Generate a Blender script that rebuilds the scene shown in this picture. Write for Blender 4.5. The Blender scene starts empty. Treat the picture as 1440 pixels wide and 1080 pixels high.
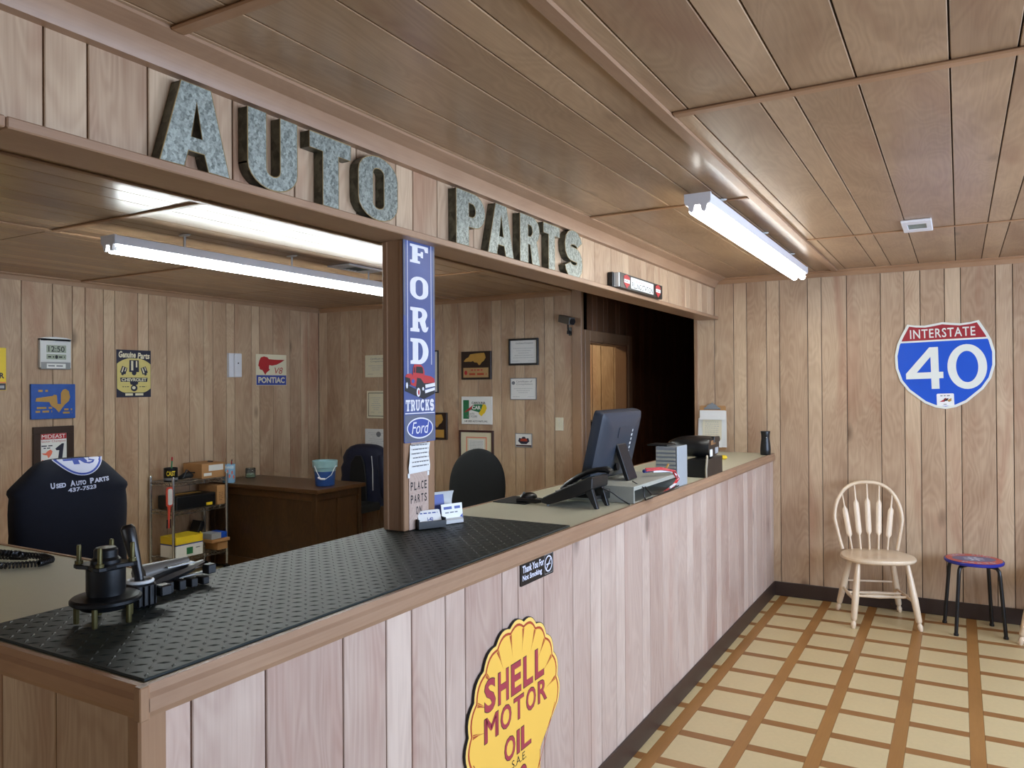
import bpy, bmesh, math, random
from mathutils import Vector, Matrix, noise
random.seed(7)
PI = math.pi
S = bpy.context.scene
COL = S.collection

# ------------------------------------------------------------------ camera, light, exposure
cam_data = bpy.data.cameras.new('camera'); cam = bpy.data.objects.new('camera', cam_data); COL.objects.link(cam)
cam_data.sensor_fit = 'HORIZONTAL'; cam_data.sensor_width = 36.0
cam_data.lens = 1092.42/1440*36.0
cam_data.clip_start = 0.02; cam_data.clip_end = 60
_y, _p, _r = (math.radians(a) for a in (29.9274, .2641, -.3698))
_F = Vector((-math.sin(_y)*math.cos(_p), math.cos(_y)*math.cos(_p), math.sin(_p)))
_R0 = Vector((math.cos(_y), math.sin(_y), 0)); _U0 = _R0.cross(_F)
_R = math.cos(_r)*_R0 + math.sin(_r)*_U0; _U = -math.sin(_r)*_R0 + math.cos(_r)*_U0
cam.matrix_world = Matrix(((_R.x, _U.x, -_F.x, 1.2148), (_R.y, _U.y, -_F.y, -6.0964), (_R.z, _U.z, -_F.z, 1.5819), (0, 0, 0, 1)))
S.camera = cam

S.view_settings.view_transform = 'Standard'
try: S.view_settings.look = 'None'
except Exception: pass
S.view_settings.gamma = 1.0
S.view_settings.use_curve_mapping = False
S.view_settings.exposure = 0.28

TUBE_FRONT = 16.0        # emission of the front fluorescent tubes
TUBE_BACK = 30.0        # emission of the back fluorescent tubes
DAY = 112.0             # window daylight, watts
DAY_COL = (0.60, 0.75, 1.0)
SIDE_LAMP = 13.0
FILL_BACK = 8.0  # added warm fill from behind the camera, watts

w = bpy.data.worlds.new('sky'); S.world = w; w.use_nodes = True
nt = w.node_tree; bg = nt.nodes['Background']
bg.inputs[0].default_value = (0.62, 0.75, 1.0, 1); bg.inputs[1].default_value = 1.0

def area(name, loc, rot, sx, sy, watts, col):
    l = bpy.data.lights.new(name, 'AREA'); l.shape = 'RECTANGLE'; l.size = sx; l.size_y = sy
    l.energy = watts; l.color = col
    o = bpy.data.objects.new(name, l); COL.objects.link(o); o.location = loc; o.rotation_euler = rot
    return o
area('daylight_window_near', (3.75, -4.55, 1.45), (0, PI/2, 0), 1.35, 1.9, DAY, DAY_COL)
area('daylight_window_far', (3.75, -2.05, 1.45), (0, PI/2, 0), 1.35, 1.9, DAY, DAY_COL)
area('added_fill_back', (-1.6, -7.78, 1.5), (-PI/2, 0, PI), 2.0, 1.2, FILL_BACK, (1.0, 0.93, 0.78))  # unseen fill, added to brighten the post side and counter end
area('side_room_lamp', (-2.5, 0.75, 2.35), (0, 0, 0), 0.5, 0.5, SIDE_LAMP, (1.0, 0.78, 0.5))

# ------------------------------------------------------------------ materials
def lin(c):
    c = c/255.0
    return c/12.92 if c <= 0.04045 else ((c+0.055)/1.055)**2.4
def rgb(r, g, b): return (lin(r), lin(g), lin(b), 1)
class NT:
    def __init__(s, m): s.t = m.node_tree; s.n = s.t.nodes; s.l = s.t.links
    def new(s, k, **kw):
        nd = s.n.new(k)
        for a, b in kw.items(): setattr(nd, a, b)
        return nd
    def link(s, a, b): s.l.new(a, b)
def base_mat(name):
    m = bpy.data.materials.new(name); m.use_nodes = True
    t = NT(m); b = m.node_tree.nodes['Principled BSDF']
    return m, t, b
def pbr(name, col, rough=.5, metal=0, var=.06, scale=30, bump=0, emit=0, spec=.5, alpha_mix=0, trans=0):
    m, t, b = base_mat(name)
    c = rgb(*col)
    b.inputs['Roughness'].default_value = rough; b.inputs['Metallic'].default_value = metal
    b.inputs['Specular IOR Level'].default_value = spec
    if trans: b.inputs['Transmission Weight'].default_value = trans
    tc = t.new('ShaderNodeTexCoord'); nz = t.new('ShaderNodeTexNoise')
    nz.inputs['Scale'].default_value = scale; nz.inputs['Detail'].default_value = 3
    t.link(tc.outputs['Object'], nz.inputs['Vector'])
    mx = t.new('ShaderNodeMix', data_type='RGBA')
    mx.inputs[6].default_value = tuple(min(1, x*(1-var)) for x in c[:3])+(1,)
    mx.inputs[7].default_value = tuple(min(1, x*(1+var)) for x in c[:3])+(1,)
    t.link(nz.outputs['Fac'], mx.inputs[0]); t.link(mx.outputs[2], b.inputs['Base Color'])
    if bump:
        bp = t.new('ShaderNodeBump'); bp.inputs['Strength'].default_value = bump; bp.inputs['Distance'].default_value = .002
        t.link(nz.outputs['Fac'], bp.inputs['Height']); t.link(bp.outputs[0], b.inputs['Normal'])
    if emit:
        b.inputs['Emission Color'].default_value = c; b.inputs['Emission Strength'].default_value = emit
    return m
def wood(name, dark, light, axis='Z', rough=.45, fig=1.0, coat=0.0, red=(150, 95, 70)):
    """varnished plywood panelling: stretched grain, cathedral figure and blotches, tinted per plank"""
    m, t, b = base_mat(name)
    b.inputs['Roughness'].default_value = rough
    b.inputs['Specular IOR Level'].default_value = .4
    if coat:
        b.inputs['Coat Weight'].default_value = coat; b.inputs['Coat Roughness'].default_value = .22
    tc = t.new('ShaderNodeTexCoord'); oi = t.new('ShaderNodeObjectInfo')
    mu = t.new('ShaderNodeMath', operation='MULTIPLY'); mu.inputs[1].default_value = 91.0
    t.link(oi.outputs['Random'], mu.inputs[0])
    ad = t.new('ShaderNodeVectorMath', operation='ADD')
    t.link(tc.outputs['Object'], ad.inputs[0]); t.link(mu.outputs[0], ad.inputs[1])
    def mapped(cross, along):
        mp = t.new('ShaderNodeMapping')
        sc = {'X': (along, cross, cross), 'Y': (cross, along, cross), 'Z': (cross, cross, along)}[axis]
        mp.inputs['Scale'].default_value = sc
        t.link(ad.outputs[0], mp.inputs['Vector']); return mp
    m1 = mapped(5.5, 1.1); n1 = t.new('ShaderNodeTexNoise'); n1.inputs['Scale'].default_value = 1; n1.inputs['Detail'].default_value = 2.5; n1.inputs['Distortion'].default_value = .6
    t.link(m1.outputs[0], n1.inputs['Vector'])
    s1 = t.new('ShaderNodeMath', operation='MULTIPLY'); s1.inputs[1].default_value = 130
    t.link(n1.outputs['Fac'], s1.inputs[0])
    s2 = t.new('ShaderNodeMath', operation='SINE'); t.link(s1.outputs[0], s2.inputs[0])
    m2 = mapped(190, 5); n2 = t.new('ShaderNodeTexNoise'); n2.inputs['Scale'].default_value = 1; n2.inputs['Detail'].default_value = 3
    t.link(m2.outputs[0], n2.inputs['Vector'])
    m3 = mapped(2.6, 1.3); n3 = t.new('ShaderNodeTexNoise'); n3.inputs['Scale'].default_value = 1; n3.inputs['Detail'].default_value = 3; n3.inputs['Distortion'].default_value = 1.2
    t.link(m3.outputs[0], n3.inputs['Vector'])
    # fac = .5 + figure + grain + blotch
    def scaled(sock, k, off):
        a = t.new('ShaderNodeMath', operation='MULTIPLY_ADD'); a.inputs[1].default_value = k; a.inputs[2].default_value = off
        t.link(sock, a.inputs[0]); return a.outputs[0]
    f1 = scaled(s2.outputs[0], .08*fig, .5)
    f2 = scaled(n2.outputs['Fac'], .45, -.225)
    f3 = scaled(n3.outputs['Fac'], 1.1, -.55)
    at = t.new('ShaderNodeAttribute', attribute_type='OBJECT', attribute_name='tint')
    f4 = scaled(at.outputs['Fac'], .36, 0)
    def add(a, c_):
        x = t.new('ShaderNodeMath', operation='ADD'); t.link(a, x.inputs[0]); t.link(c_, x.inputs[1]); return x.outputs[0]
    tot = add(add(f1, f2), add(f3, f4))
    mx = t.new('ShaderNodeMix', data_type='RGBA'); mx.clamp_factor = True
    mx.inputs[6].default_value = rgb(*dark); mx.inputs[7].default_value = rgb(*light)
    t.link(tot, mx.inputs[0])
    # reddish heart blotches
    cr = t.new('ShaderNodeMapRange'); cr.inputs[1].default_value = .56; cr.inputs[2].default_value = .78; cr.inputs[3].default_value = 0; cr.inputs[4].default_value = .55
    m4 = mapped(4.5, .9); n4 = t.new('ShaderNodeTexNoise'); n4.inputs['Scale'].default_value = 1; n4.inputs['Detail'].default_value = 2; n4.inputs['Distortion'].default_value = .8
    t.link(m4.outputs[0], n4.inputs['Vector']); t.link(n4.outputs['Fac'], cr.inputs[0])
    mr = t.new('ShaderNodeMix', data_type='RGBA'); mr.inputs[7].default_value = rgb(*red)
    t.link(cr.outputs[0], mr.inputs[0]); t.link(mx.outputs[2], mr.inputs[6])
    # sparse knots
    vo = t.new('ShaderNodeTexVoronoi'); vo.inputs['Scale'].default_value = 1
    m5 = mapped(2.6, 1.15); t.link(m5.outputs[0], vo.inputs['Vector'])
    kr = t.new('ShaderNodeMapRange'); kr.inputs[1].default_value = .03; kr.inputs[2].default_value = .1; kr.inputs[3].default_value = .75; kr.inputs[4].default_value = 0
    t.link(vo.outputs['Distance'], kr.inputs[0])
    mk = t.new('ShaderNodeMix', data_type='RGBA'); mk.inputs[7].default_value = tuple(x*.45 for x in rgb(*dark)[:3])+(1,)
    t.link(kr.outputs[0], mk.inputs[0]); t.link(mr.outputs[2], mk.inputs[6])
    t.link(mk.outputs[2], b.inputs['Base Color'])
    bp = t.new('ShaderNodeBump'); bp.inputs['Strength'].default_value = .12; bp.inputs['Distance'].default_value = .001
    t.link(n2.outputs['Fac'], bp.inputs['Height']); t.link(bp.outputs[0], b.inputs['Normal'])
    return m
def emitter(name, col, strength):
    m, t, b = base_mat(name)
    b.inputs['Base Color'].default_value = (.9, .9, .9, 1)
    b.inputs['Emission Color'].default_value = col; b.inputs['Emission Strength'].default_value = strength
    return m

M = {}
M['wallZ'] = wood('wall_plank_wood', (152, 120, 94), (208, 183, 152), 'Z', .42)
M['counterZ'] = wood('counter_plank_wood', (160, 131, 118), (208, 189, 174), 'Z', .45, red=(168, 122, 106))
M['ceilY'] = wood('ceiling_plank_wood', (134, 106, 80), (182, 152, 120), 'Y', .38, coat=.35, red=(128, 88, 66))
M['trimX'] = wood('trim_wood_across', (140, 104, 76), (176, 138, 104), 'X', .4, .5, red=(140, 104, 76))
M['trimY'] = wood('trim_wood_along', (138, 106, 82), (172, 140, 112), 'Y', .4, .5, red=(136, 102, 76))
M['trimZ'] = wood('trim_wood_upright', (136, 102, 76), (166, 132, 100), 'Z', .4, .5, red=(130, 98, 74))
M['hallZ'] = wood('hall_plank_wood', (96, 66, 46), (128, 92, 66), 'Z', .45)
M['oakX'] = wood('desk_oak_across', (60, 38, 20), (88, 58, 30), 'X', .28, 1.6, red=(66, 38, 18))
M['oakZ'] = wood('desk_oak_upright', (42, 27, 14), (76, 50, 26), 'Z', .35, 1.8, red=(50, 30, 14))
M['chairwood'] = wood('pale_chair_wood', (214, 186, 150), (242, 224, 196), 'Z', .3, .4, coat=.3, red=(214, 178, 136))
M['groove'] = pbr('groove_dark', (22, 13, 8), .9, spec=.1)
M['base'] = pbr('brown_vinyl_baseboard', (58, 44, 38), .42, var=.15, scale=6)
M['laminate'] = pbr('beige_laminate', (202, 200, 177), .35, var=.03, scale=80)
M['mat'] = pbr('black_rubber_mat', (36, 43, 40), .48, var=.15, scale=9, spec=.35)
M['tile'] = pbr('cream_vinyl', (202, 182, 137), .34, var=.07, scale=45)
M['strip'] = wood('brown_vinyl_strip_along', (140, 96, 46), (170, 122, 66), 'Y', .36, .4, red=(140, 94, 48))
M['stripX'] = wood('brown_vinyl_strip_across', (132, 88, 44), (160, 112, 62), 'X', .36, .4, red=(132, 88, 46))
M['grout'] = pbr('floor_backing', (120, 84, 46), .6)
M['ceilpanel'] = pbr('ceiling_backing', (36, 22, 14), .8)
M['white'] = pbr('white_enamel', (222, 222, 226), .4, var=.02)
M['whiteprint'] = pbr('white_print', (236, 236, 232), .5, var=.02)
M['paper'] = pbr('white_paper', (226, 226, 222), .7, var=.02)
M['cream'] = pbr('cream_paper', (222, 214, 184), .6, var=.03)
M['ivory'] = pbr('ivory_plastic', (222, 214, 188), .4, var=.02)
M['black'] = pbr('black_plastic', (17, 18, 20), .35, var=.1)
M['blackmat'] = pbr('black_matte', (14, 14, 15), .7, var=.1)
M['blackfab'] = pbr('black_fabric', (20, 23, 24), .85, var=.2, scale=200)
M['blackprint'] = pbr('black_print', (24, 24, 28), .6)
M['greyprint'] = pbr('grey_print', (120, 122, 126), .7)
M['ltgreyprint'] = pbr('light_grey_print', (168, 170, 172), .7)
M['navy'] = pbr('navy_cloth', (11, 14, 28), .9, var=.25, scale=40)
M['navy2'] = pbr('navy_nylon', (22, 28, 52), .6, var=.25, scale=20)
M['bluegrey'] = pbr('monitor_shell', (46, 54, 66), .38, var=.05)
M['steel'] = pbr('brushed_steel', (170, 172, 170), .35, metal=.85, var=.08)
M['chrome'] = pbr('chrome_wire', (190, 190, 188), .25, metal=.95, var=.04)
M['darksteel'] = pbr('oily_dark_steel', (30, 32, 34), .38, metal=.6, var=.35, scale=25, bump=.3)
M['brass'] = pbr('yellow_zinc', (84, 78, 44), .45, metal=.6, var=.2)
M['greymetal'] = pbr('grey_painted_metal', (166, 168, 158), .5, var=.04)
M['greyplastic'] = pbr('grey_plastic', (128, 134, 140), .35, var=.05)
M['clear'] = pbr('smoky_clear_plastic', (150, 156, 160), .25, var=.05, trans=.35)
M['cardboard'] = pbr('cardboard', (176, 130, 82), .75, var=.08, scale=12)
M['cardboard2'] = pbr('cardboard_dark', (138, 100, 62), .75, var=.08, scale=12)
M['red'] = pbr('red_print', (178, 40, 44), .5, var=.03)
M['signred'] = pbr('highway_red', (158, 40, 48), .4, var=.06, scale=8)
M['signblue'] = pbr('highway_blue', (28, 84, 196), .35, var=.05, scale=6)
M['signwhite'] = pbr('reflective_white', (226, 228, 218), .45, var=.03)
M['blueprint'] = pbr('blue_print', (52, 72, 150), .45, var=.08, scale=10)
M['fordblue'] = pbr('faded_blue_tin', (70, 84, 136), .4, var=.25, scale=9)
M['fordgrey'] = pbr('faded_grey_tin', (92, 98, 116), .4, var=.15, scale=9)
M['tinwhite'] = pbr('worn_white_tin', (222, 222, 226), .45, var=.12, scale=30)
M['plaqueblue'] = pbr('plaque_blue', (30, 80, 160), .35, var=.25, scale=25)
M['gold'] = pbr('gold_print', (178, 136, 62), .45, var=.1)
M['yellow'] = pbr('yellow_print', (232, 200, 40), .5, var=.04)
M['green'] = pbr('green_print', (42, 118, 74), .5)
M['orange'] = pbr('orange_print', (232, 116, 88), .5)
M['shellyellow'] = pbr('scallop_yellow', (242, 194, 84), .4, var=.05, scale=3)
M['shellred'] = pbr('scallop_red', (166, 56, 72), .4, var=.05)
M['shellline'] = pbr('rust_line_print', (170, 62, 34), .5)
M['shellout'] = pbr('pale_edge_print', (244, 206, 110), .4)
M['khaki'] = pbr('pale_khaki_tin', (206, 190, 116), .5, var=.1, scale=15)
M['darknavy'] = pbr('dark_navy_tin', (28, 30, 52), .45, var=.1)
M['darkwood'] = pbr('dark_frame_wood', (52, 34, 22), .35, var=.2, scale=20)
M['redbrown'] = pbr('red_brown_frame', (62, 30, 26), .35, var=.2)
M['walnut'] = pbr('plaque_walnut', (40, 26, 22), .3, var=.2)
M['lcd'] = pbr('lcd_grey', (150, 160, 142), .3, var=.02)
M['silver'] = pbr('silver_plastic', (206, 208, 206), .35, var=.03)
M['silverdk'] = pbr('grey_silver_plastic', (136, 138, 138), .35, var=.03)
M['stoolblue'] = pbr('stool_blue_enamel', (36, 44, 140), .25, var=.05)
M['stoolred'] = pbr('stool_red_enamel', (190, 62, 52), .28, var=.06)
M['stoolgrey'] = pbr('stool_grey_blue', (84, 92, 140), .28, var=.1)
M['pailblue'] = pbr('translucent_blue_pail', (44, 82, 150), .3, var=.08, trans=.15)
M['pailrim'] = pbr('pale_teal_plastic', (150, 190, 196), .3, trans=.2)
M['glass'] = pbr('clear_glass', (225, 235, 230), .05, var=.0, trans=.95)
M['wax'] = pbr('green_wax', (150, 180, 140), .5)
M['tan'] = pbr('tan_cable', (168, 160, 140), .5)
M['wirered'] = pbr('red_wire', (196, 40, 44), .45)
M['skyblue'] = pbr('light_blue_tin', (140, 184, 214), .4, var=.1, scale=14)
M['lilac'] = pbr('emblem_white', (206, 208, 222), .8, var=.04)
M['emblue'] = pbr('emblem_blue', (62, 82, 160), .8)
M['panelgrey'] = pbr('pale_grey_panel', (158, 166, 172), .4)
M['camgrey'] = pbr('dark_grey_plastic', (92, 88, 82), .4)
M['tan_plate'] = pbr('tan_engraved_plate', (172, 138, 92), .4, var=.05)
M['skin_orange'] = pbr('brush_red_plastic', (206, 74, 56), .4)
M['tubeF'] = emitter('front_tube_light', (1.0, 1.0, 0.94, 1), TUBE_FRONT)
M['tubeB'] = emitter('back_tube_light', (0.93, 1.0, 0.98, 1), TUBE_BACK)
M['pane'] = pbr('window_glass', (240, 245, 250), .02, var=0, trans=1.0)

# galvanised sheet for the big letters
def galv(name, a, b_, sc):
    m, t, b = base_mat(name)
    tc = t.new('ShaderNodeTexCoord'); vo = t.new('ShaderNodeTexVoronoi'); vo.inputs['Scale'].default_value = sc
    nz = t.new('ShaderNodeTexNoise'); nz.inputs['Scale'].default_value = sc*1.3; nz.inputs['Detail'].default_value = 4
    t.link(tc.outputs['Object'], vo.inputs['Vector']); t.link(tc.outputs['Object'], nz.inputs['Vector'])
    ad = t.new('ShaderNodeMath', operation='MULTIPLY_ADD'); ad.inputs[1].default_value = .5
    t.link(vo.outputs['Color'], ad.inputs[0]); 
    s = t.new('ShaderNodeMath', operation='MULTIPLY'); s.inputs[1].default_value = .7
    t.link(nz.outputs['Fac'], s.inputs[0]); t.link(s.outputs[0], ad.inputs[2])
    cr = t.new('ShaderNodeMapRange'); cr.inputs[1].default_value = .35; cr.inputs[2].default_value = .8
    t.link(ad.outputs[0], cr.inputs[0])
    mx = t.new('ShaderNodeMix', data_type='RGBA'); mx.inputs[6].default_value = rgb(*a); mx.inputs[7].default_value = rgb(*b_)
    t.link(cr.outputs[0], mx.inputs[0]); t.link(mx.outputs[2], b.inputs['Base Color'])
    b.inputs['Metallic'].default_value = .35; b.inputs['Roughness'].default_value = .42
    return m
M['galv'] = galv('galvanised_face', (92, 97, 90), (158, 164, 154), 120)
M['galvside'] = galv('galvanised_side', (58, 58, 48), (104, 104, 88), 40)
M['galvedge'] = pbr('rusty_letter_edge', (150, 128, 84), .5)

# ------------------------------------------------------------------ mesh helpers
class MB:
    def __init__(s): s.v = []; s.f = []; s.mi = []
    def add(s, V, F, mi=0, T=None):
        o = len(s.v)
        s.v += [tuple(T @ Vector(p)) for p in V] if T is not None else [tuple(p) for p in V]
        s.f += [tuple(i+o for i in f) for f in F]; s.mi += [mi]*len(F); return s
    def box(s, x0, x1, y0, y1, z0, z1, mi=0, T=None):
        V = [(x, y, z) for z in (z0, z1) for y in (y0, y1) for x in (x0, x1)]
        return s.add(V, [(0, 2, 3, 1), (4, 5, 7, 6), (0, 1, 5, 4), (1, 3, 7, 5), (3, 2, 6, 7), (2, 0, 4, 6)], mi, T)
    def tube(s, pts, r, n=8, mi=0, closed=False, T=None, caps=True, sc=(1, 1)):
        pts = [Vector(p) for p in pts]; N = len(pts)
        rs = r if isinstance(r, (list, tuple)) else [r]*N
        V = []; F = []
        up = None
        for i, p in enumerate(pts):
            a = pts[(i-1) % N] if (closed or i > 0) else p
            b = pts[(i+1) % N] if (closed or i < N-1) else p
            d = (b-a).normalized()
            if up is None:
                ref = Vector((0, 0, 1)) if abs(d.z) < .9 else Vector((1, 0, 0))
                up = (ref - d*ref.dot(d)).normalized()
            else:
                up = (up - d*up.dot(d)); up = up.normalized() if up.length > 1e-6 else Vector((1, 0, 0))
            sd = d.cross(up)
            for k in range(n):
                t = 2*PI*k/n
                V.append(p + rs[i]*(math.cos(t)*up*sc[0] + math.sin(t)*sd*sc[1]))
        for i in range(N if closed else N-1):
            j = (i+1) % N
            for k in range(n):
                l = (k+1) % n
                F.append((i*n+k, i*n+l, j*n+l, j*n+k))
        if not closed and caps:
            F.append(tuple(reversed(range(n)))); F.append(tuple((N-1)*n+k for k in range(n)))
        return s.add(V, F, mi, T)
    def cyl(s, p0, p1, r0, r1=None, n=12, mi=0, T=None):
        return s.tube([p0, p1], [r0, r0 if r1 is None else r1], n, mi, T=T)
    def lathe(s, prof, n=24, mi=0, T=None):
        V = []; F = []
        for r, z in prof:
            for k in range(n):
                t = 2*PI*k/n; V.append((r*math.cos(t), r*math.sin(t), z))
        for i in range(len(prof)-1):
            for k in range(n):
                l = (k+1) % n; F.append((i*n+k, i*n+l, (i+1)*n+l, (i+1)*n+k))
        if prof[0][0] > 1e-5: F.append(tuple(reversed(range(n))))
        if prof[-1][0] > 1e-5: F.append(tuple((len(prof)-1)*n+k for k in range(n)))
        return s.add(V, F, mi, T)
    def prism(s, poly, z0, z1, mi=0, T=None, side=None):
        a = sum(poly[i][0]*poly[(i+1) % len(poly)][1]-poly[(i+1) % len(poly)][0]*poly[i][1] for i in range(len(poly)))
        if a < 0: poly = list(reversed(poly))
        n = len(poly)
        V = [(p[0], p[1], z0) for p in poly]+[(p[0], p[1], z1) for p in poly]
        s.add(V, [tuple(reversed(range(n))), tuple(range(n, 2*n))], mi, T)
        o = len(s.v)-2*n
        F = [(i, (i+1) % n, n+(i+1) % n, n+i) for i in range(n)]
        s.f += [tuple(i+o for i in f) for f in F]; s.mi += [mi if side is None else side]*n
        return s
    def loft(s, rings, mi=0, T=None, caps=True, closed=True):
        n = len(rings[0]); V = [p for r in rings for p in r]; F = []
        for i in range(len(rings)-1):
            for k in range(n if closed else n-1):
                l = (k+1) % n; F.append((i*n+k, i*n+l, (i+1)*n+l, (i+1)*n+k))
        if caps: F.append(tuple(reversed(range(n)))); F.append(tuple((len(rings)-1)*n+k for k in range(n)))
        return s.add(V, F, mi, T)
    def sphere(s, c, r, sc=(1, 1, 1), n=12, mi=0, T=None):
        prof = [(r*math.sin(PI*i/(n//2+2)), -r*math.cos(PI*i/(n//2+2))) for i in range(n//2+3)]
        prof[0] = (r*.02, -r); prof[-1] = (r*.02, r)
        TT = Matrix.Translation(c) @ Matrix.Diagonal((sc[0], sc[1], sc[2], 1))
        return s.lathe(prof, n, mi, TT if T is None else T @ TT)
    def mesh(s, me, mi=0, T=None):
        return s.add([v.co for v in me.vertices], [tuple(p.vertices) for p in me.polygons], mi, T)
    def build(s, name, mats, parent=None, smooth=35, bevel=0, seg=1, loc=None, label=None):
        me = bpy.data.meshes.new(name)
        me.from_pydata(s.v, [], s.f)
        mats = mats if isinstance(mats, (list, tuple)) else [mats]
        for m in mats: me.materials.append(M[m] if isinstance(m, str) else m)
        me.polygons.foreach_set('material_index', s.mi)
        if bevel:
            bm = bmesh.new(); bm.from_mesh(me)
            bmesh.ops.recalc_face_normals(bm, faces=bm.faces)
            ed = [e for e in bm.edges if len(e.link_faces) == 2 and e.calc_face_angle(0) > .5]
            bmesh.ops.bevel(bm, geom=ed, offset=bevel, segments=seg, affect='EDGES', profile=.6, clamp_overlap=True)
            bm.to_mesh(me); bm.free()
        if smooth:
            me.polygons.foreach_set('use_smooth', [True]*len(me.polygons))
            me.set_sharp_from_angle(angle=math.radians(smooth))
        me.update()
        o = bpy.data.objects.new(name, me); COL.objects.link(o)
        if parent is not None: o.parent = parent
        if loc: o.location = loc
        if label: o['label'] = label
        return o

def thing(name, label, cat, loc=(0, 0, 0), rotz=0, group=None, mat=None):
    o = bpy.data.objects.new(name, None); COL.objects.link(o); o.empty_display_size = .05
    if mat is not None: o.matrix_world = mat
    else: o.location = loc; o.rotation_euler = (0, 0, rotz)
    o['label'] = label; o['category'] = cat
    if group: o['group'] = group
    return o
def tag(o, label, cat, group=None):
    o['label'] = label; o['category'] = cat
    if group: o['group'] = group
    return o
def struct(o): o['kind'] = 'structure'; return o
def copy_tree(o, parent=None):
    c = o.copy(); COL.objects.link(c)
    if parent is not None: c.parent = parent
    for ch in list(o.children): copy_tree(ch, c)
    return c
def frame(p, right, up=(0, 0, 1)):
    r = Vector(right).normalized(); u = Vector(up); n = r.cross(u).normalized(); u = n.cross(r)
    return Matrix(((r.x, u.x, n.x, p[0]), (r.y, u.y, n.y, p[1]), (r.z, u.z, n.z, p[2]), (0, 0, 0, 1)))
def T2(x=0, y=0, z=0, rot=0, s=1): return Matrix.Translation((x, y, z)) @ Matrix.Rotation(rot, 4, 'Z') @ Matrix.Scale(s, 4)

def curve_mesh(splines, extrude=0, bevel=0):
    cu = bpy.data.curves.new('tmp', 'CURVE'); cu.dimensions = '2D'; cu.fill_mode = 'BOTH'
    cu.extrude = extrude; cu.bevel_depth = bevel
    for pts in splines:
        sp = cu.splines.new('POLY'); sp.points.add(len(pts)-1); sp.use_cyclic_u = True
        for p, q in zip(sp.points, pts): p.co = (q[0], q[1], 0, 1)
    o = bpy.data.objects.new('tmp', cu)
    me = bpy.data.meshes.new_from_object(o)
    bpy.data.objects.remove(o); bpy.data.curves.remove(cu)
    return me
_tc = {}
def text_mesh(body, bold=0.0, shear=0.0, spacing=1.0, extrude=0.0):
    key = (body, bold, shear, spacing, extrude)
    if key in _tc: return _tc[key]
    cu = bpy.data.curves.new('tmp', 'FONT'); cu.body = body; cu.size = 1.0; cu.align_x = 'LEFT'
    cu.offset = bold; cu.shear = shear; cu.space_character = spacing; cu.extrude = extrude; cu.resolution_u = 3
    o = bpy.data.objects.new('tmp', cu)
    me = bpy.data.meshes.new_from_object(o)
    bpy.data.objects.remove(o); bpy.data.curves.remove(cu)
    _tc[key] = me
    return me
def put_text(mb, body, x0, x1, y0, y1, z, mi=0, bold=.012, shear=0, spacing=1.0, rot=0, warp=None, thick=0):
    """text stretched into the box x0..x1, y0..y1"""
    me = text_mesh(body, bold, shear, spacing)
    xs = [v.co.x for v in me.vertices]; ys = [v.co.y for v in me.vertices]
    if not xs: return
    a, b, c, d = min(xs), max(xs), min(ys), max(ys)
    cx, cy = (x0+x1)/2, (y0+y1)/2
    V = []
    for v in me.vertices:
        px = x0+(v.co.x-a)/(b-a)*(x1-x0); py = y0+(v.co.y-c)/max(1e-6, d-c)*(y1-y0)
        if rot:
            dx, dy = px-cx, py-cy; px = cx+dx*math.cos(rot)-dy*math.sin(rot); py = cy+dx*math.sin(rot)+dy*math.cos(rot)
        V.append(warp(px, py, z) if warp else (px, py, z))
    mb.add(V, [tuple(p.vertices) for p in me.polygons], mi)
def ell(cx, cy, rx, ry, n=28, a0=0, a1=2*PI):
    full = abs(a1-a0-2*PI) < 1e-6
    m = n if full else n+1
    return [(cx+rx*math.cos(a0+(a1-a0)*i/n), cy+ry*math.sin(a0+(a1-a0)*i/n)) for i in range(m)]
def rrect(x0, x1, y0, y1, r, n=4):
    P = []
    for cx, cy, a in ((x1-r, y0+r, -PI/2), (x1-r, y1-r, 0), (x0+r, y1-r, PI/2), (x0+r, y0+r, PI)):
        P += [(cx+r*math.cos(a+PI/2*i/n), cy+r*math.sin(a+PI/2*i/n)) for i in range(n+1)]
    return P
def stroke(pts, wd):
    L = []; R = []
    for i, p in enumerate(pts):
        a = pts[max(0, i-1)]; b = pts[min(len(pts)-1, i+1)]
        dx, dy = b[0]-a[0], b[1]-a[1]; l = math.hypot(dx, dy) or 1
        wv = wd[i] if isinstance(wd, list) else wd
        L.append((p[0]-dy/l*wv/2, p[1]+dx/l*wv/2)); R.append((p[0]+dy/l*wv/2, p[1]-dx/l*wv/2))
    return L+R[::-1]
def flat(mb, poly, z, mi):
    a = sum(poly[i][0]*poly[(i+1) % len(poly)][1]-poly[(i+1) % len(poly)][0]*poly[i][1] for i in range(len(poly)))
    if a < 0: poly = poly[::-1]
    mb.add([(p[0], p[1], z) for p in poly], [tuple(range(len(poly)))], mi)
def flatq(mb, pts, wd, z, mi):
    """a stroked line laid flat, as quads"""
    s = stroke(pts, wd); n = len(pts)
    V = [(p[0], p[1], z) for p in s]
    mb.add(V, [(i, 2*n-1-i, 2*n-2-i, i+1) for i in range(n-1)], mi)
def lines(mb, x0, x1, y, z, mi, h=.004, seed=0):
    """a line of print too small to read: short dashes"""
    rnd = random.Random(seed); x = x0
    while x < x1:
        l = rnd.uniform(.3, 1.0)*h*5; e = min(x1, x+l)
        flat(mb, [(x, y), (e, y), (e, y+h), (x, y+h)], z, mi); x = e+h*1.2

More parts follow.
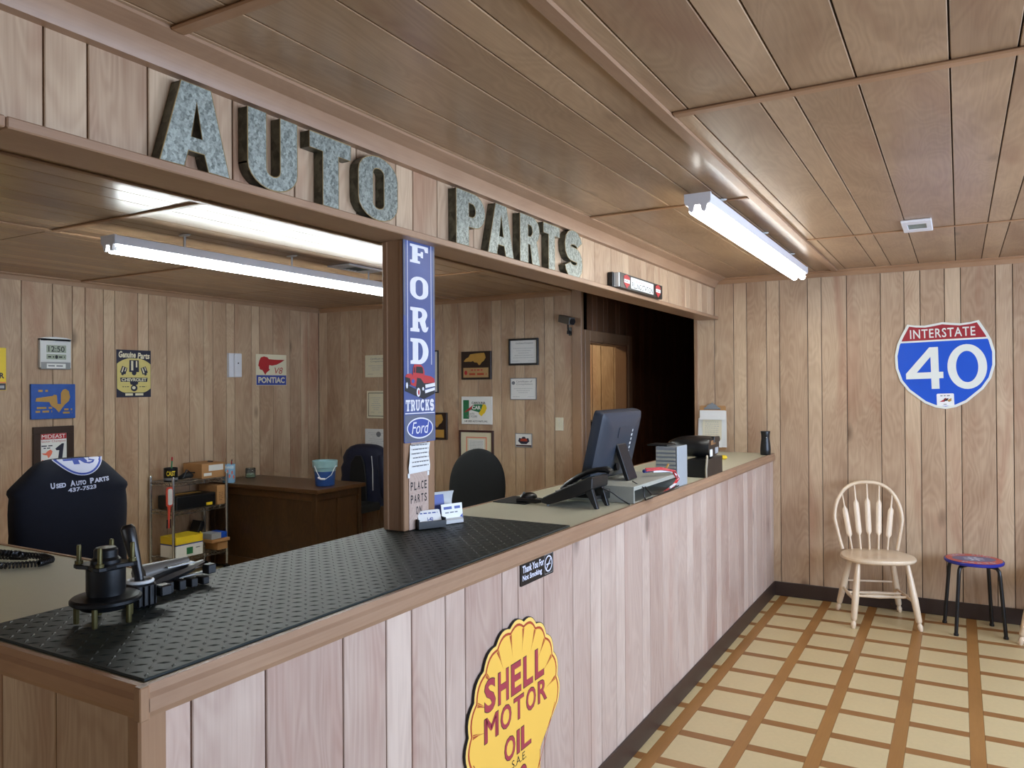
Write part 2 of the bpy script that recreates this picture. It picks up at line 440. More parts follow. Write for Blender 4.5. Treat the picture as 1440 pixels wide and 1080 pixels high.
# ------------------------------------------------------------------ panelling
PAT = [.15, .1, .148, .096, .201, .097, .172, .223]
def seams(start, u0, u1, rev=False, k=1.0):
    pat = [p*k for p in (PAT[::-1] if rev else PAT)]; per = sum(pat)
    a = start
    while a > u0: a -= per
    out = []; i = 0
    while a < u1:
        if a > u0+.012 and a < u1-.012: out.append(a)
        a += pat[i % 8]; i += 1
    return [u0]+out+[u1]
def planks(parent, origin, right, up, normal, us, v0, v1, mat, th=.009, gap=.0042, name='plank', holes=None, bias=0.0):
    """one chamfered board per panel strip; its axis runs along `up`"""
    o0, r, u, n = Vector(origin), Vector(right), Vector(up), Vector(normal)
    out = []
    for a, b in zip(us[:-1], us[1:]):
        vs = [(v0, v1)]
        if holes:
            for (h0, h1, g0, g1) in holes:
                if (a+b)/2 > h0 and (a+b)/2 < h1:
                    vs = [(c, d) for (c, d) in [(v0, g0), (g1, v1)] if d-c > .02]
        for (c, d) in vs:
            wd = b-a-gap; hh = d-c; cx = (a+b)/2
            P = [(-wd/2, 0), (wd/2, 0), (wd/2, th-.002), (wd/2-.002, th), (-wd/2+.002, th), (-wd/2, th-.002)]
            V = []; 
            for vv in (0, hh):
                for (x, z) in P: V.append(r*x+u*vv+n*z)
            F = [(0, 1, 2, 3, 4, 5), (11, 10, 9, 8, 7, 6)]+[(i, 6+i, 6+(i+1) % 6, (i+1) % 6) for i in range(6)]
            mb = MB(); mb.add(V, F)
            ob = mb.build(name, mat, parent, smooth=0)
            ob.location = o0+r*cx+u*c
            narrow = (b-a) < .125
            ob['tint'] = (random.uniform(.25, .75) if narrow else random.uniform(-.55, .12))+bias
            out.append(ob)
    return out
def strip(name, pts, mat, parent=None, bevel=.003):
    mb = MB(); mb.box(*pts); o = mb.build(name, mat, parent, smooth=30, bevel=bevel)
    return o

CZ = 2.4245     # ceiling
XR = 3.6        # right wall
XL = -4.65      # left wall
YB = -7.6       # wall behind the camera

# ------------------------------------------------------------------ floor
fl = struct(MB().box(XL-.1, XR+.1, YB-.1, 4.6, -.1, -.0035).build('floor', 'grout', smooth=0))
PX, PY, SW = .3024, .3022, .060
x_first, y_first = .033, -.24
xs_ = [x_first+PX*k for k in range(-1, 12)]
ys_ = [y_first-PY*k for k in range(-1, 16)]
def floor_piece(name, mat, x0, x1, y0, y1, me=None):
    if me is None:
        P = [(-(x1-x0)/2, -(y1-y0)/2), ((x1-x0)/2, -(y1-y0)/2), ((x1-x0)/2, (y1-y0)/2), (-(x1-x0)/2, (y1-y0)/2)]
        mb = MB(); mb.prism(P, -.0035, 0)
        ob = mb.build(name, mat, fl, smooth=0, bevel=.0006)
    else:
        ob = bpy.data.objects.new(name, me); COL.objects.link(ob); ob.parent = fl
    ob.location = ((x0+x1)/2, (y0+y1)/2, 0); return ob
ylo = ys_[-1]; tile_me = {}
for i, x in enumerate(xs_):
    if x+SW < 3.55 and x > -.1:
        floor_piece('long_strip', 'strip', x+.0005, x+SW-.0005, ylo, -.002)
for i, x in enumerate(xs_):
    a, b = x+SW, x+PX
    a = max(a, -.012)
    if b <= a or a > 3.5: continue
    for j, y in enumerate(ys_):
        if y > -.05: continue
        key = ('s', round(b-a, 4))
        o = floor_piece('cross_strip', 'stripX', a+.0005, b-.0005, y, y+SW, tile_me.get(key)); tile_me[key] = o.data
        y1 = min(y+PX, -.002); y0 = y+SW
        key = ('t', round(b-a, 4), round(y1-y0, 4))
        o = floor_piece('tile', 'tile', a+.0005, b-.0005, y0+.0005, y1-.0005, tile_me.get(key)); tile_me[key] = o.data
# office side and far end of the room: same vinyl, no pieces in view
off = MB().box(XL, -.6, YB, 0, -.0034, -.001).build('office_vinyl', 'tile', fl, smooth=0)
near = MB().box(-.6, XR, YB, ylo-.001, -.0034, -.001).build('near_vinyl', 'tile', fl, smooth=0)

# ------------------------------------------------------------------ ceiling
ce = struct(MB().box(XL-.1, XR+.1, YB-.1, 4.6, CZ+.009, CZ+.1).build('ceiling', 'ceilpanel', smooth=0))
CD = (0, 0, -1)
def ceil_planks(us, y0, y1, bias=0):
    planks(ce, (0, 0, CZ+.009), (1, 0, 0), (0, 1, 0), CD, us, y0, y1, 'ceilY', name='ceiling_plank', bias=bias)
us = seams(.013, .447, XR)
for a, b in ((-6.17, -3.77), (-3.77, -1.362), (-1.362, 0)): ceil_planks(us, a+.004, b-.004)
us = seams(.05, -.45, .447)
for a, b in ((-7.32, -4.915), (-4.915, -2.57), (-2.57, 0)): ceil_planks(us, a+.004, b-.004)
us = seams(-2.0, XL, -.45)
for a, b in ((-6.17, -3.765), (-3.765, -1.36), (-1.36, 0)): ceil_planks(us, a+.004, b-.004, -.25)
ceil_planks([-1.6, -1.45, -1.25, -1.1, -.9, -.75, -.61], .0, 4.0)
tn = 1
def trim(box, mat, bevel=.004):
    global tn
    o = struct(strip('trim_%d' % tn, box, mat, None, bevel)); tn += 1; return o
bz0, bz1 = CZ-.012, CZ
trim((.412, .457, YB, -.03, bz0, bz1), 'trimY')
trim((.458, XR, -3.79, -3.75, bz0+.002, bz1), 'trimX')
trim((.458, XR, -1.375, -1.35, bz0+.006, bz1), 'trimX')
trim((-.36, .411, -2.585, -2.558, bz0+.004, bz1), 'trimX')
trim((-.36, .411, -4.935, -4.895, bz0+.002, bz1), 'trimX')
trim((-1.72, -1.685, YB, -.02, bz0, bz1), 'trimY')
trim((-2.92, -2.885, YB, -.02, bz0, bz1), 'trimY')
trim((-2.884, -1.721, -3.785, -3.745, bz0+.002, bz1), 'trimX')
trim((-2.884, -1.721, -1.375, -1.35, bz0+.002, bz1), 'trimX')
trim((-1.684, -.56, -2.585, -2.558, bz0+.002, bz1), 'trimX')
trim((XL, -2.921, -2.585, -2.558, bz0+.002, bz1), 'trimX')

# ------------------------------------------------------------------ walls
def wall(name, box): return struct(MB().box(*box).build(name, 'groove', smooth=0))
UP = (0, 0, 1)
BACKN = .009
wf = wall('wall_far', (-.61, XR, 0.009, .11, 0, CZ+.009))
planks(wf, (0, .009, 0), (1, 0, 0), UP, (0, -1, 0), seams(-.454, -.61, XR), 0.0, CZ, 'wallZ')
wo = wall('wall_office_far', (XL, -1.6, .009, .11, 0, CZ+.009))
planks(wo, (0, .009, 0), (1, 0, 0), UP, (0, -1, 0), seams(-2.658, XL, -1.69), 0.0, CZ, 'wallZ', bias=-.1)
wl = wall('wall_left', (XL-.11, XL-.009, YB, .11, 0, CZ+.009))
planks(wl, (XL-.009, 0, 0), (0, 1, 0), UP, (1, 0, 0), seams(-2.78, -6.4, 0), 0.0, CZ, 'wallZ', bias=-.1)
wb = struct(MB().box(XL, XR, YB-.11, YB, 0, .9).box(XL, XR, YB-.11, YB, 2.1, CZ+.009).box(XL, -2.6, YB-.11, YB, .9, 2.1)
            .box(-.6, XR, YB-.11, YB, .9, 2.1).build('wall_back', 'groove', smooth=0))
planks(wb, (0, YB-.0, 0), (-1, 0, 0), UP, (0, 1, 0), [-XR]+sorted([q for q in seams(-2.0, -XR, -XL)[1:-1] if abs(q-.6) > .03 and abs(q-2.6) > .03]+[.6, 2.6])+[-XL], 0.0, CZ, 'wallZ', holes=[(.6, 2.6, .9, 2.1)])
mb = MB()
mb.box(-2.6, -2.55, YB-.1, YB+.02, .9, 2.1).box(-.65, -.6, YB-.1, YB+.02, .9, 2.1).box(-2.55, -.65, YB-.1, YB+.02, .9, .95).box(-2.55, -.65, YB-.1, YB+.02, 2.05, 2.1).box(-1.62, -1.58, YB-.06, YB-.02, .95, 2.05)
struct(mb.build('window_3', 'white', smooth=0, bevel=.003))  # unseen window, added behind the camera as an opening for the back fill
# right wall with two daylight windows
wr = struct(MB().box(XR, XR+.12, YB, .11, 0, .78).box(XR, XR+.12, YB, .11, 2.12, CZ+.009)
            .box(XR, XR+.12, YB, -5.5, .78, 2.12).box(XR, XR+.12, -3.6, -3.0, .78, 2.12)
            .box(XR, XR+.12, -1.1, .11, .78, 2.12).build('wall_right', 'wallZ', smooth=0))
for k, (a, b) in enumerate(((-5.5, -3.6), (-3.0, -1.1))):
    mb = MB()
    mb.box(XR-.02, XR+.1, a, a+.05, .78, 2.12).box(XR-.02, XR+.1, b-.05, b, .78, 2.12)
    mb.box(XR-.02, XR+.1, a+.05, b-.05, .78, .83).box(XR-.02, XR+.1, a+.05, b-.05, 2.07, 2.12)
    mb.box(XR+.02, XR+.06, (a+b)/2-.02, (a+b)/2+.02, .83, 2.07)
    struct(mb.build('window_%d' % (k+1), 'white', smooth=0, bevel=.003))
# crown mouldings: cove profile along walls
def crown(p0, p1, inward, drop=.05, out=.03, mat='trimX'):
    global tn
    p0, p1, d = Vector(p0), Vector(p1), Vector(inward)
    prof = [(0, 0), (out, 0), (out, -.008), (out*.55, -drop*.35), (out*.35, -drop*.75), (out*.3, -drop), (0, -drop)]
    R = []
    for p in (p0, p1): R.append([p+d*a+Vector((0, 0, b)) for a, b in prof])
    mb = MB(); mb.loft(R)
    o = struct(mb.build('trim_%d' % tn, mat, smooth=25)); tn += 1; return o
crown((XR, 0, CZ), (-.61, 0, CZ), (0, -1, 0), .046, .03)
crown((-1.69, 0, CZ), (XL+.03, 0, CZ), (0, -1, 0), .046, .03)
crown((XL, -.001, CZ), (XL, YB, CZ), (1, 0, 0), .046, .03, 'trimY')
# corridor behind the opening
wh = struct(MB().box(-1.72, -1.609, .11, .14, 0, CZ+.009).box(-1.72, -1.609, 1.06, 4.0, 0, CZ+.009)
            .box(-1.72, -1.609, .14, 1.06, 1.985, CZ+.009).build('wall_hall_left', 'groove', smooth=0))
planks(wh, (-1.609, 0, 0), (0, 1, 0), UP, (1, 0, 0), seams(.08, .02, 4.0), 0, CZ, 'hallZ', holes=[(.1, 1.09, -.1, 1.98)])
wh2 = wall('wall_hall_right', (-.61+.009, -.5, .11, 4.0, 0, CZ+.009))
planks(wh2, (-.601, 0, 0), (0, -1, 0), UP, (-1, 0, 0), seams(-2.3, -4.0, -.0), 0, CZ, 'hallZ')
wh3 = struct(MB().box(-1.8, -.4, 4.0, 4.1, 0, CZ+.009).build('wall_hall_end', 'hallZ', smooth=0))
# wall-end trims at the opening
trim((-.616, -.585, -.004, .12, 0, CZ-.05), 'trimZ', .003)
trim((-1.69, -1.595, -.012, .035, 0, CZ), 'trimZ', .004)
# doorway casing in the hall wall
mb = MB()
mb.box(-1.602, -1.582, .036, .14, 0, 2.08).box(-1.602, -1.582, 1.06, 1.15, 0, 2.08).box(-1.602, -1.582, .14, 1.06, 1.985, 2.08)
mb.box(-1.73, -1.602, .128, .142, 0, 1.985).box(-1.73, -1.602, 1.058, 1.072, 0, 1.985).box(-1.73, -1.602, .142, 1.058, 1.973, 1.985)
struct(mb.build('door_1', 'trimZ', smooth=0, bevel=.003))
# lit side room behind the doorway
ws = wall('wall_side_room_far', (-3.6, -1.72, 1.509, 1.6, 0, CZ+.009))
planks(ws, (0, 1.509, 0), (1, 0, 0), UP, (0, -1, 0), seams(-2.32, -3.6, -1.73), 0, CZ, 'wallZ')
struct(MB().box(-3.7, -3.6, .11, 1.6, 0, CZ+.009).build('wall_side_room_left', 'wallZ', smooth=0))

# header over the counter
XH = -.46
hd = struct(MB().box(-.555, XH-.009, YB, 0, 2.115, CZ).build('wall_header', 'groove', smooth=0))
planks(hd, (XH-.009, 0, 0), (0, 1, 0), UP, (1, 0, 0), seams(-4.672, -6.4, -.001, True, 1.0), 2.125, CZ, 'wallZ', bias=-.12)
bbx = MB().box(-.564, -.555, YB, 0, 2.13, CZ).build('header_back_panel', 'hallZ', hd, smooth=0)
trim((-.575, -.42, YB, -5.262, 2.1045, 2.129), 'trimY', .003)
trim((-.575, -.42, -5.26, -.001, 2.105, 2.129), 'trimY', .003)
crown((XH, YB, CZ), (XH, -.03, CZ), (1, 0, 0), .072, .1, 'trimY')
# baseboards
bfar = struct(strip('baseboard_far', (-.009, XR, -.012, 0, 0, .1058), 'base', None, .004))
# ------------------------------------------------------------------ support post
po = struct(MB().box(-.556, -.483, -3.912, -3.752, 1.079, 2.105).build('support_post', 'groove', smooth=0))
MB().box(-.56, -.49, -3.921, -3.912, 1.079, 2.105).build('side_board', 'trimZ', po, smooth=0)
MB().box(-.568, -.545, -3.925, -3.905, 1.079, 2.105).build('corner_strip', 'trimZ', po, smooth=0, bevel=.003)
MB().box(-.56, -.49, -3.752, -3.743, 1.079, 2.105).build('side_board', 'trimZ', po, smooth=0)
fb = MB().box(-.483, -.476, -3.882, -3.786, 1.079, 2.105).build('front_board', 'counterZ', po, smooth=0); fb['tint'] = -.1
for a, b in ((-3.925, -3.886), (-3.782, -3.741)):
    MB().box(-.49, -.474, a, b, 1.079, 2.105).build('corner_strip', 'trimZ', po, smooth=0, bevel=.003)

# ------------------------------------------------------------------ service counter
sc = thing('service_counter', 'long L-shaped service counter panelled in pale wood planks with wooden edge', 'counter', (0, 0, 0))
MB().box(-.6, -.021, -5.25, -.002, 0, 1.05).box(-2.6, -.6, -5.25, -4.72, 0, 1.05).build('carcass', 'groove', sc, smooth=0)
fus = seams(-4.747, -5.24, -.006, False, 1.026)
planks(sc, (-.021, 0, 0), (0, 1, 0), UP, (1, 0, 0), fus, .02, 1.022, 'counterZ', name='front_plank', bias=.1)
planks(sc, (0, -5.249, 0), (1, 0, 0), UP, (0, -1, 0), [-2.6, -2.4, -2.3, -2.15, -1.98, -1.88, -1.68, -1.58, -1.43, -1.33, -1.18, -.955, -.78, -.683, -.45, -.263, -.04], .02, 1.022, 'wallZ', name='end_plank', bias=-.3)
MB().box(-.04, -.009, -5.26, -5.205, 0, 1.02).build('corner_strip', 'trimZ', sc, smooth=0, bevel=.004)
MB().box(-.014, .0045, -5.2675, -5.249, 1.0145, 1.0735).build('corner_block', 'trimZ', sc, smooth=0, bevel=.002)
# laminate tops
MB().box(-.605, -.014, -5.25, -.001, 1.05, 1.07).build('worktop', 'laminate', sc, smooth=0, bevel=.002)
MB().box(-2.6, -.606, -5.25, -4.705, 1.05, 1.07).build('return_worktop', 'laminate', sc, smooth=0, bevel=.002)
# moulded wooden edging (ogee-like profile)
def edging(name, p0, p1, out, mat, drop=.055, th=.016):
    p0, p1, d = Vector(p0), Vector(p1), Vector(out)
    prof = [(-.002, .003), (th*.6, .003), (th*.62, -.012), (th, -.02), (th, -drop+.012), (th*.6, -drop), (-.002, -drop)]
    mb = MB(); mb.loft([[p+d*a+Vector((0, 0, b)) for a, b in prof] for p in (p0, p1)])
    return mb.build(name, mat, sc, smooth=25)
edging('front_edging', (-.013, -5.265, 1.07), (-.013, -.0005, 1.07), (1, 0, 0), 'trimY')
edging('end_edging', (-2.6, -5.25, 1.07), (.003, -5.25, 1.07), (0, -1, 0), 'trimX')
edging('return_edging', (-.606, -4.705, 1.07), (-2.6, -4.705, 1.07), (0, 1, 0), 'trimX')
edging('rear_edging', (-.605, -.001, 1.07), (-.605, -4.705, 1.07), (-1, 0, 0), 'trimY', .03, .01)
MB().box(-.0125, -.004, -5.24, -.012, 0, .1058).build('kick_board', 'base', sc, smooth=0, bevel=.003)

# rubber tread mat on the counter
mt = thing('counter_mat', 'black diamond-tread rubber mat lying along the near half of the counter', 'mat', (0, 0, 1.0705))
MB().box(-.60, -.024, -5.24, -3.525, 0, .006).build('sheet', 'mat', mt, smooth=0, bevel=.001)
mb = MB(); nx, ny = 21, 62
for j in range(ny):
    for i in range(nx):
        cx = -.60+.014+i*(.548/(nx-1)); cy = -5.24+.014+j*(1.687/(ny-1))
        a = PI/4 if (i+j) % 2 else -PI/4
        L, Wd = .0125, .0042
        V = [(L*math.cos(a), L*math.sin(a), .0062), (-Wd*math.sin(a), Wd*math.cos(a), .0062), (-L*math.cos(a), -L*math.sin(a), .0062), (Wd*math.sin(a), -Wd*math.cos(a), .0062), (0, 0, .0078)]
        V = [(cx+p[0], cy+p[1], p[2]) for p in V]
        mb.add(V, [(0, 1, 4), (1, 2, 4), (2, 3, 4), (3, 0, 4)])
tb = mb.build('tread_bars', 'mat', mt, smooth=0); tb['kind'] = 'stuff'

# ------------------------------------------------------------------ fluorescent fixtures
def fixture(label, x0, x1, y0, y1, zt, tube_mat, stems, grp):
    cx = (x0+x1)/2
    t = thing('fluorescent_fixture', label, 'ceiling light', (cx, y0, zt), 0, grp)
    L = y1-y0; hw = (x1-x0)/2
    mb = MB(); P = [(-hw, 0), (hw, 0), (hw, -.044), (-hw, -.044)]
    mb.loft([[Vector((a, yy, b)) for a, b in P] for yy in (0, L)])
    mb.build('housing', 'white', t, smooth=0, bevel=.002)
    for yy, d in ((0, 1), (L, -1)):
        mb = MB(); Q = [(-hw-.002, .002), (hw+.002, .002), (hw+.002, -.035), (hw*.72, -.05), (hw*.66, -.07), (hw*.5, -.078), (hw*.3, -.07), (hw*.22, -.046), (-hw*.22, -.046), (-hw*.3, -.07), (-hw*.5, -.078), (-hw*.66, -.07), (-hw*.72, -.05), (-hw-.002, -.035)]
        mb.loft([[Vector((a, yy+e, b)) for a, b in Q] for e in sorted((-.001*d, .012*d))])
        mb.build('end_plate', 'white', t, smooth=0)
        for s in (-1, 1):
            MB().cyl((s*hw*.48, yy+.012*d, -.062), (s*hw*.48, yy+.03*d, -.062), .012, n=10).build('lamp_holder', 'greyplastic', t)
    for s in (-1, 1):
        MB().cyl((s*hw*.48, .03, -.062), (s*hw*.48, L-.03, -.066), .0195, n=14).build('tube', tube_mat, t)
    for f in stems:
        y = L*f; h = CZ-zt
        mb = MB(); mb.cyl((0, y, -.001), (0, y, h), .006, n=8).lathe([(.045, h-.004), (.04, h-.009), (.012, h-.013)], 14, T=Matrix.Translation((0, y, 0)) @ Matrix.Diagonal((1, .45, 1, 1)))
        mb.build('hanger', 'silver', t)
    return t
fixture('two-tube fluorescent strip hanging over the customer side, right of the header', .222, .33, -2.91, -.53, 2.385, 'tubeF', (.13, .5, .83), 'fluorescent strips')
fixture('two-tube fluorescent strip hanging in the office behind the lettered header', -2.475, -2.365, -3.77, -1.33, 2.345, 'tubeB', (.18, .5, .8), 'fluorescent strips')

# ------------------------------------------------------------------ big galvanised letters
def arc(cx, cy, rx, ry, a0, a1, n=8):
    return [(cx+rx*math.cos(math.radians(a0+(a1-a0)*i/n)), cy+ry*math.sin(math.radians(a0+(a1-a0)*i/n))) for i in range(n+1)]
GL = {}
GL['A'] = [[(0, 0), (.33, 0), (.39, .2), (.62, .2), (.68, 0), (1, 0), (.72, 1), (.29, 1)], [(.43, .37), (.59, .37), (.51, .8)]]
GL['U'] = [[(0, 1), (0, .28)]+arc(.5, .3, .5, .3, 180, 360, 12)+[(1, 1), (.64, 1), (.64, .27)]+arc(.5, .27, .14, .09, 0, -180, 6)+[(.36, 1)]]
GL['T'] = [[(0, 1), (1, 1), (1, .77), (.69, .77), (.69, 0), (.31, 0), (.31, .77), (0, .77)]]
GL['O'] = [arc(.5, .7, .5, .3, 0, 180, 10)+arc(.5, .3, .5, .3, 180, 360, 10), arc(.5, .74, .14, .08, 0, 180, 6)+arc(.5, .26, .14, .08, 180, 360, 6)]
GL['P'] = [[(0, 0), (.42, 0), (.42, .36), (.6, .36)]+arc(.62, .68, .38, .32, -90, 90, 10)+[(0, 1)], [(.42, .55), (.55, .55)]+arc(.56, .68, .1, .12, -80, 80, 5)+[(.42, .81)]]
GL['R'] = [[(0, 0), (.4, 0), (.4, .4), (.5, .4), (.6, 0), (1, 0), (.87, .42)]+arc(.62, .72, .36, .28, -55, 90, 9)+[(0, 1)], [(.4, .57), (.52, .57)]+arc(.52, .7, .1, .11, -80, 80, 5)+[(.4, .82)]]
_sp = arc(.5, .73, .33, .175, 5, 180, 8)+arc(.52, .62, .34, .13, 195, 250, 3)[0:3]+[(.52, .5)]+arc(.48, .38, .34, .13, 65, 15, 3)+arc(.5, .26, .33, .175, 0, -180, 9)
GL['S'] = [stroke(_sp, .33)]
LET = [('A', -4.918, -4.715), ('U', -4.655, -4.476), ('T', -4.428, -4.25), ('O', -4.215, -4.018), ('P', -3.665, -3.46), ('A', -3.438, -3.232), ('R', -3.175, -2.992), ('T', -2.958, -2.79), ('S', -2.735, -2.535)]
WHICH = ['first letter A', 'letter U', 'letter T of the first word', 'letter O', 'letter P', 'letter A of the second word', 'letter R', 'letter T of the second word', 'letter S at the end']
for (c, a, b), nm in zip(LET, WHICH):
    fm = frame((-.459, a, 2.1293), (0, 1, 0))
    t = thing('sign_letter', 'galvanised metal %s standing on the header ledge' % nm, 'letter', mat=fm, group='galvanised letters on the header')
    P = [[(x*(b-a), y*.208) for x, y in s] for s in GL[c]]
    me = curve_mesh(P, .0175)
    mb = MB(); mb.mesh(me, 1, Matrix.Translation((0, 0, .018)))
    body = mb.build('letter_sides', ['galvside', 'galvside'], t, smooth=20)
    me2 = curve_mesh(P, .0006)
    MB().mesh(me2, 0, Matrix.Translation((0, 0, .0364))).build('letter_face', 'galv', t, smooth=0)
    mb = MB()
    for s in P:
        q = [(x, y, .0364) for x, y in s]
        mb.tube(q, .0016, 5, closed=True)
    mb.build('edge_bead', 'galvedge', t, smooth=60)

#@@PART2
# ------------------------------------------------------------------ things on the header and post
def plate_thing(name, label, cat, p, right, group=None, up=(0, 0, 1)):
    return thing(name, label, cat, mat=frame(p, right, up), group=group)
RX, RY = (1, 0, 0), (0, 1, 0)      # wall directions: far wall reads along +x, left wall and counter front along +y

# filling-station bar sign
t = plate_thing('bar_sign', 'narrow dark bar sign with white plate and red shields on the header ledge', 'sign', (-.455, -2.10, 2.129), RY)
mb = MB(); mb.prism(rrect(0, .70, 0, .085, .006), 0, .06); mb.build('body', 'black', t, smooth=30, bevel=.002)
MB().box(-.035, -.016, .002, .084, .0, .03).build('end_cap', 'black', t, smooth=0, bevel=.002); MB().box(-.0155, -.001, .004, .082, .0, .058).build('silver_block', 'silver', t, smooth=0, bevel=.002)
MB().prism(rrect(.16, .53, .012, .075, .004), .06, .0615).build('white_plate', 'whiteprint', t, smooth=0)
mb = MB(); put_text(mb, 'FILLING STATION', .175, .515, .016, .048, .0618, 0, .004); put_text(mb, '- - - - - -', .24, .46, .056, .059, .0618, 1, .02)
mb.build('lettering', ['blackprint', 'red'], t, smooth=0)
for x in (.095, .615):
    mb = MB(); sh = [(x-.042, .07), (x, .082), (x+.042, .07), (x+.042, .03), (x, .004), (x-.042, .03)]
    mb.prism(sh, .06, .062, 0); flat(mb, [(x-.042, .054), (x+.042, .054), (x+.042, .034), (x-.042, .034)], .0623, 1); lines(mb, x-.03, x+.03, .041, .0625, 2, .006, 3)
    mb.build('shield', ['red', 'whiteprint', 'greyprint'], t, smooth=0)

# tall truck sign on the post
SW_, SH_ = .186, .733
t = plate_thing('tall_tin_sign', 'tall narrow blue tin sign with big letters and red pickup fixed to the post', 'sign', (-.4735, -3.927, 1.3885), RY)
mb = MB(); mb.prism(rrect(0, SW_, 0, SH_, .006), 0, .003, 0); mb.build('tin', 'fordblue', t, smooth=0)
mb = MB()
for q in ([(.004, .003), (SW_-.004, .003), (SW_-.004, .098), (.004, .098)], [(0.0, .45), (.011, .45), (.011, .728), (0, .728)], [(SW_-.011, .45), (SW_, .45), (SW_, .728), (SW_-.011, .728)]):
    mb = MB(); flat(mb, q, .0033, 0); mb.build('grey_band', 'fordgrey', t, smooth=0)
mb = MB()
for x in (.021, .162): flat(mb, [(x, .2 if x < .1 else .28), (x+.003, .2 if x < .1 else .28), (x+.003, .72), (x, .72)], .0036, 0)
flat(mb, [(.005, .102), (.181, .102), (.181, .1055), (.005, .1055)], .0036, 0)
mb.build('border_lines', 'tinwhite', t, smooth=0)
SL = {}
SL['F'] = [[(0, 0), (.55, 0), (.55, .13), (.42, .15), (.42, .42), (.58, .42), (.6, .34), (.72, .34), (.72, .68), (.6, .68), (.58, .57), (.42, .57), (.42, .86), (.78, .86), (.84, .68), (1, .68), (1, 1), (0, 1), (0, .87), (.12, .85), (.12, .15), (0, .13)]]
SL['O'] = [arc(.5, .66, .5, .34, 0, 180, 10)+arc(.5, .34, .5, .34, 180, 360, 10), arc(.5, .66, .2, .2, 0, 180, 8)+arc(.5, .34, .2, .2, 180, 360, 8)]
SL['R'] = [[(0, 0), (.5, 0), (.5, .13), (.42, .15), (.42, .42), (.5, .42), (.6, .2)]+arc(.8, .18, .18, .18, 200, 320, 5)+[(1, .2), (.98, .26), (.9, .18), (.82, .46)]+arc(.6, .73, .34, .27, -35, 90, 8)+[(0, 1), (0, .87), (.12, .85), (.12, .15), (0, .13)], [(.42, .56), (.5, .56)]+arc(.52, .72, .13, .14, -70, 80, 5)+[(.42, .86)]]
SL['D'] = [[(0, 0), (.5, 0)]+arc(.5, .5, .5, .5, -90, 90, 12)+[(0, 1), (0, .87), (.12, .85), (.12, .15), (0, .13)], [(.42, .15)]+arc(.46, .5, .22, .34, -80, 80, 8)+[(.42, .85)]]
SL['T'] = [[(.25, 0), (.75, 0), (.75, .14), (.66, .16), (.66, .83), (.82, .83), (.86, .64), (1, .64), (1, 1), (0, 1), (0, .64), (.14, .64), (.18, .83), (.34, .83), (.34, .16), (.25, .14)]]
SL['U'] = [[(0, 1), (0, .86), (.1, .84), (.1, .3)]+arc(.5, .3, .4, .3, 180, 360, 8)+[(.9, .84), (1, .86), (1, 1), (.6, 1), (.6, .86), (.68, .84), (.68, .32)]+arc(.5, .3, .12, .14, 0, -180, 5)+[(.38, .84), (.46, .86), (.46, 1)]]
SL['C'] = [stroke(arc(.52, .5, .38, .4, 45, 315, 14), .27)+[]]
SL['K'] = [[(0, 0), (.46, 0), (.46, .14), (.38, .16), (.38, .36), (.46, .44), (.6, .15), (.54, .14), (.54, 0), (1, 0), (1, .14), (.92, .16), (.66, .62), (.86, .85), (.98, .86), (.98, 1), (.58, 1), (.58, .86), (.62, .85), (.38, .58), (.38, .85), (.46, .86), (.46, 1), (0, 1), (0, .86), (.1, .84), (.1, .16), (0, .14)]]
SL['S'] = [stroke(_sp, .3)]
def slab(mb, ch, x0, x1, y0, y1, z, mi=0):
    me = curve_mesh([[(x0+x*(x1-x0), y0+y*(y1-y0)) for x, y in s] for s in SL[ch]])
    mb.mesh(me, mi, Matrix.Translation((0, 0, z)))
for ch, y0, y1 in (('F', .642, .708), ('O', .513, .595), ('R', .396, .483), ('D', .28, .372)):
    mb = MB(); slab(mb, ch, .037, .145, y0, y1, .0039, 0); mb.build('painted_letter', 'tinwhite', t, smooth=0)
mb = MB()
for k, ch in enumerate('TRUCKS'): slab(mb, ch, .008+k*.0287, .008+k*.0287+.026, .112, .152, .0039, 0)
mb.build('painted_word', 'tinwhite', t, smooth=0)
# printed pickup
mb = MB(); z = .0042
def P(pts): return [(x/100.0*.186, .156+y/100.0*.125) for x, y in pts]
flat(mb, P([(2, 22), (12, 18), (40, 6), (62, -2), (98, 14), (98, 28), (60, 20), (30, 30), (4, 42)]), z, 2)
flat(mb, P([(3, 62), (8, 70), (22, 72), (26, 66), (28, 90), (32, 98), (52, 98), (60, 90), (64, 78), (64, 68), (86, 64), (96, 58), (98, 46), (60, 44), (48, 58), (40, 60), (36, 34), (20, 40), (18, 58)]), z+.0002, 0)
flat(mb, P([(3, 62), (18, 58), (18, 40), (10, 34), (5, 44)]), z+.0002, 1)
flat(mb, P([(40, 60), (52, 58), (62, 44), (98, 46), (99, 34), (64, 28), (62, 6), (52, 2), (44, 6), (36, 34)]), z+.0003, 1)
flat(mb, P([(66, 40), (98, 46), (99, 36), (67, 30)]), z+.0004, 3); flat(mb, P([(65, 24), (98, 32), (98, 24), (66, 15)]), z+.0005, 3)
flat(mb, P([(36, 74), (60, 72), (58, 88), (54, 92), (37, 92)]), z+.0005, 1); flat(mb, P([(29, 75), (33, 74), (34, 90), (31, 90)]), z+.0005, 1)
flat(mb, P(ell(44, 18, 6, 13, 14)), z+.0005, 3); flat(mb, P(ell(45, 18, 3, 8, 12)), z+.0006, 0)
flat(mb, P(ell(8, 38, 3, 9, 10)), z+.0005, 3); flat(mb, P(ell(27, 50, 5, 6, 10)), z+.0006, 4); flat(mb, P(ell(59, 28, 3, 5, 10)), z+.0006, 3)
mb.build('truck_picture', ['red', 'blackprint', 'blackprint', 'tinwhite', 'blueprint'], t, smooth=0)
mb = MB()
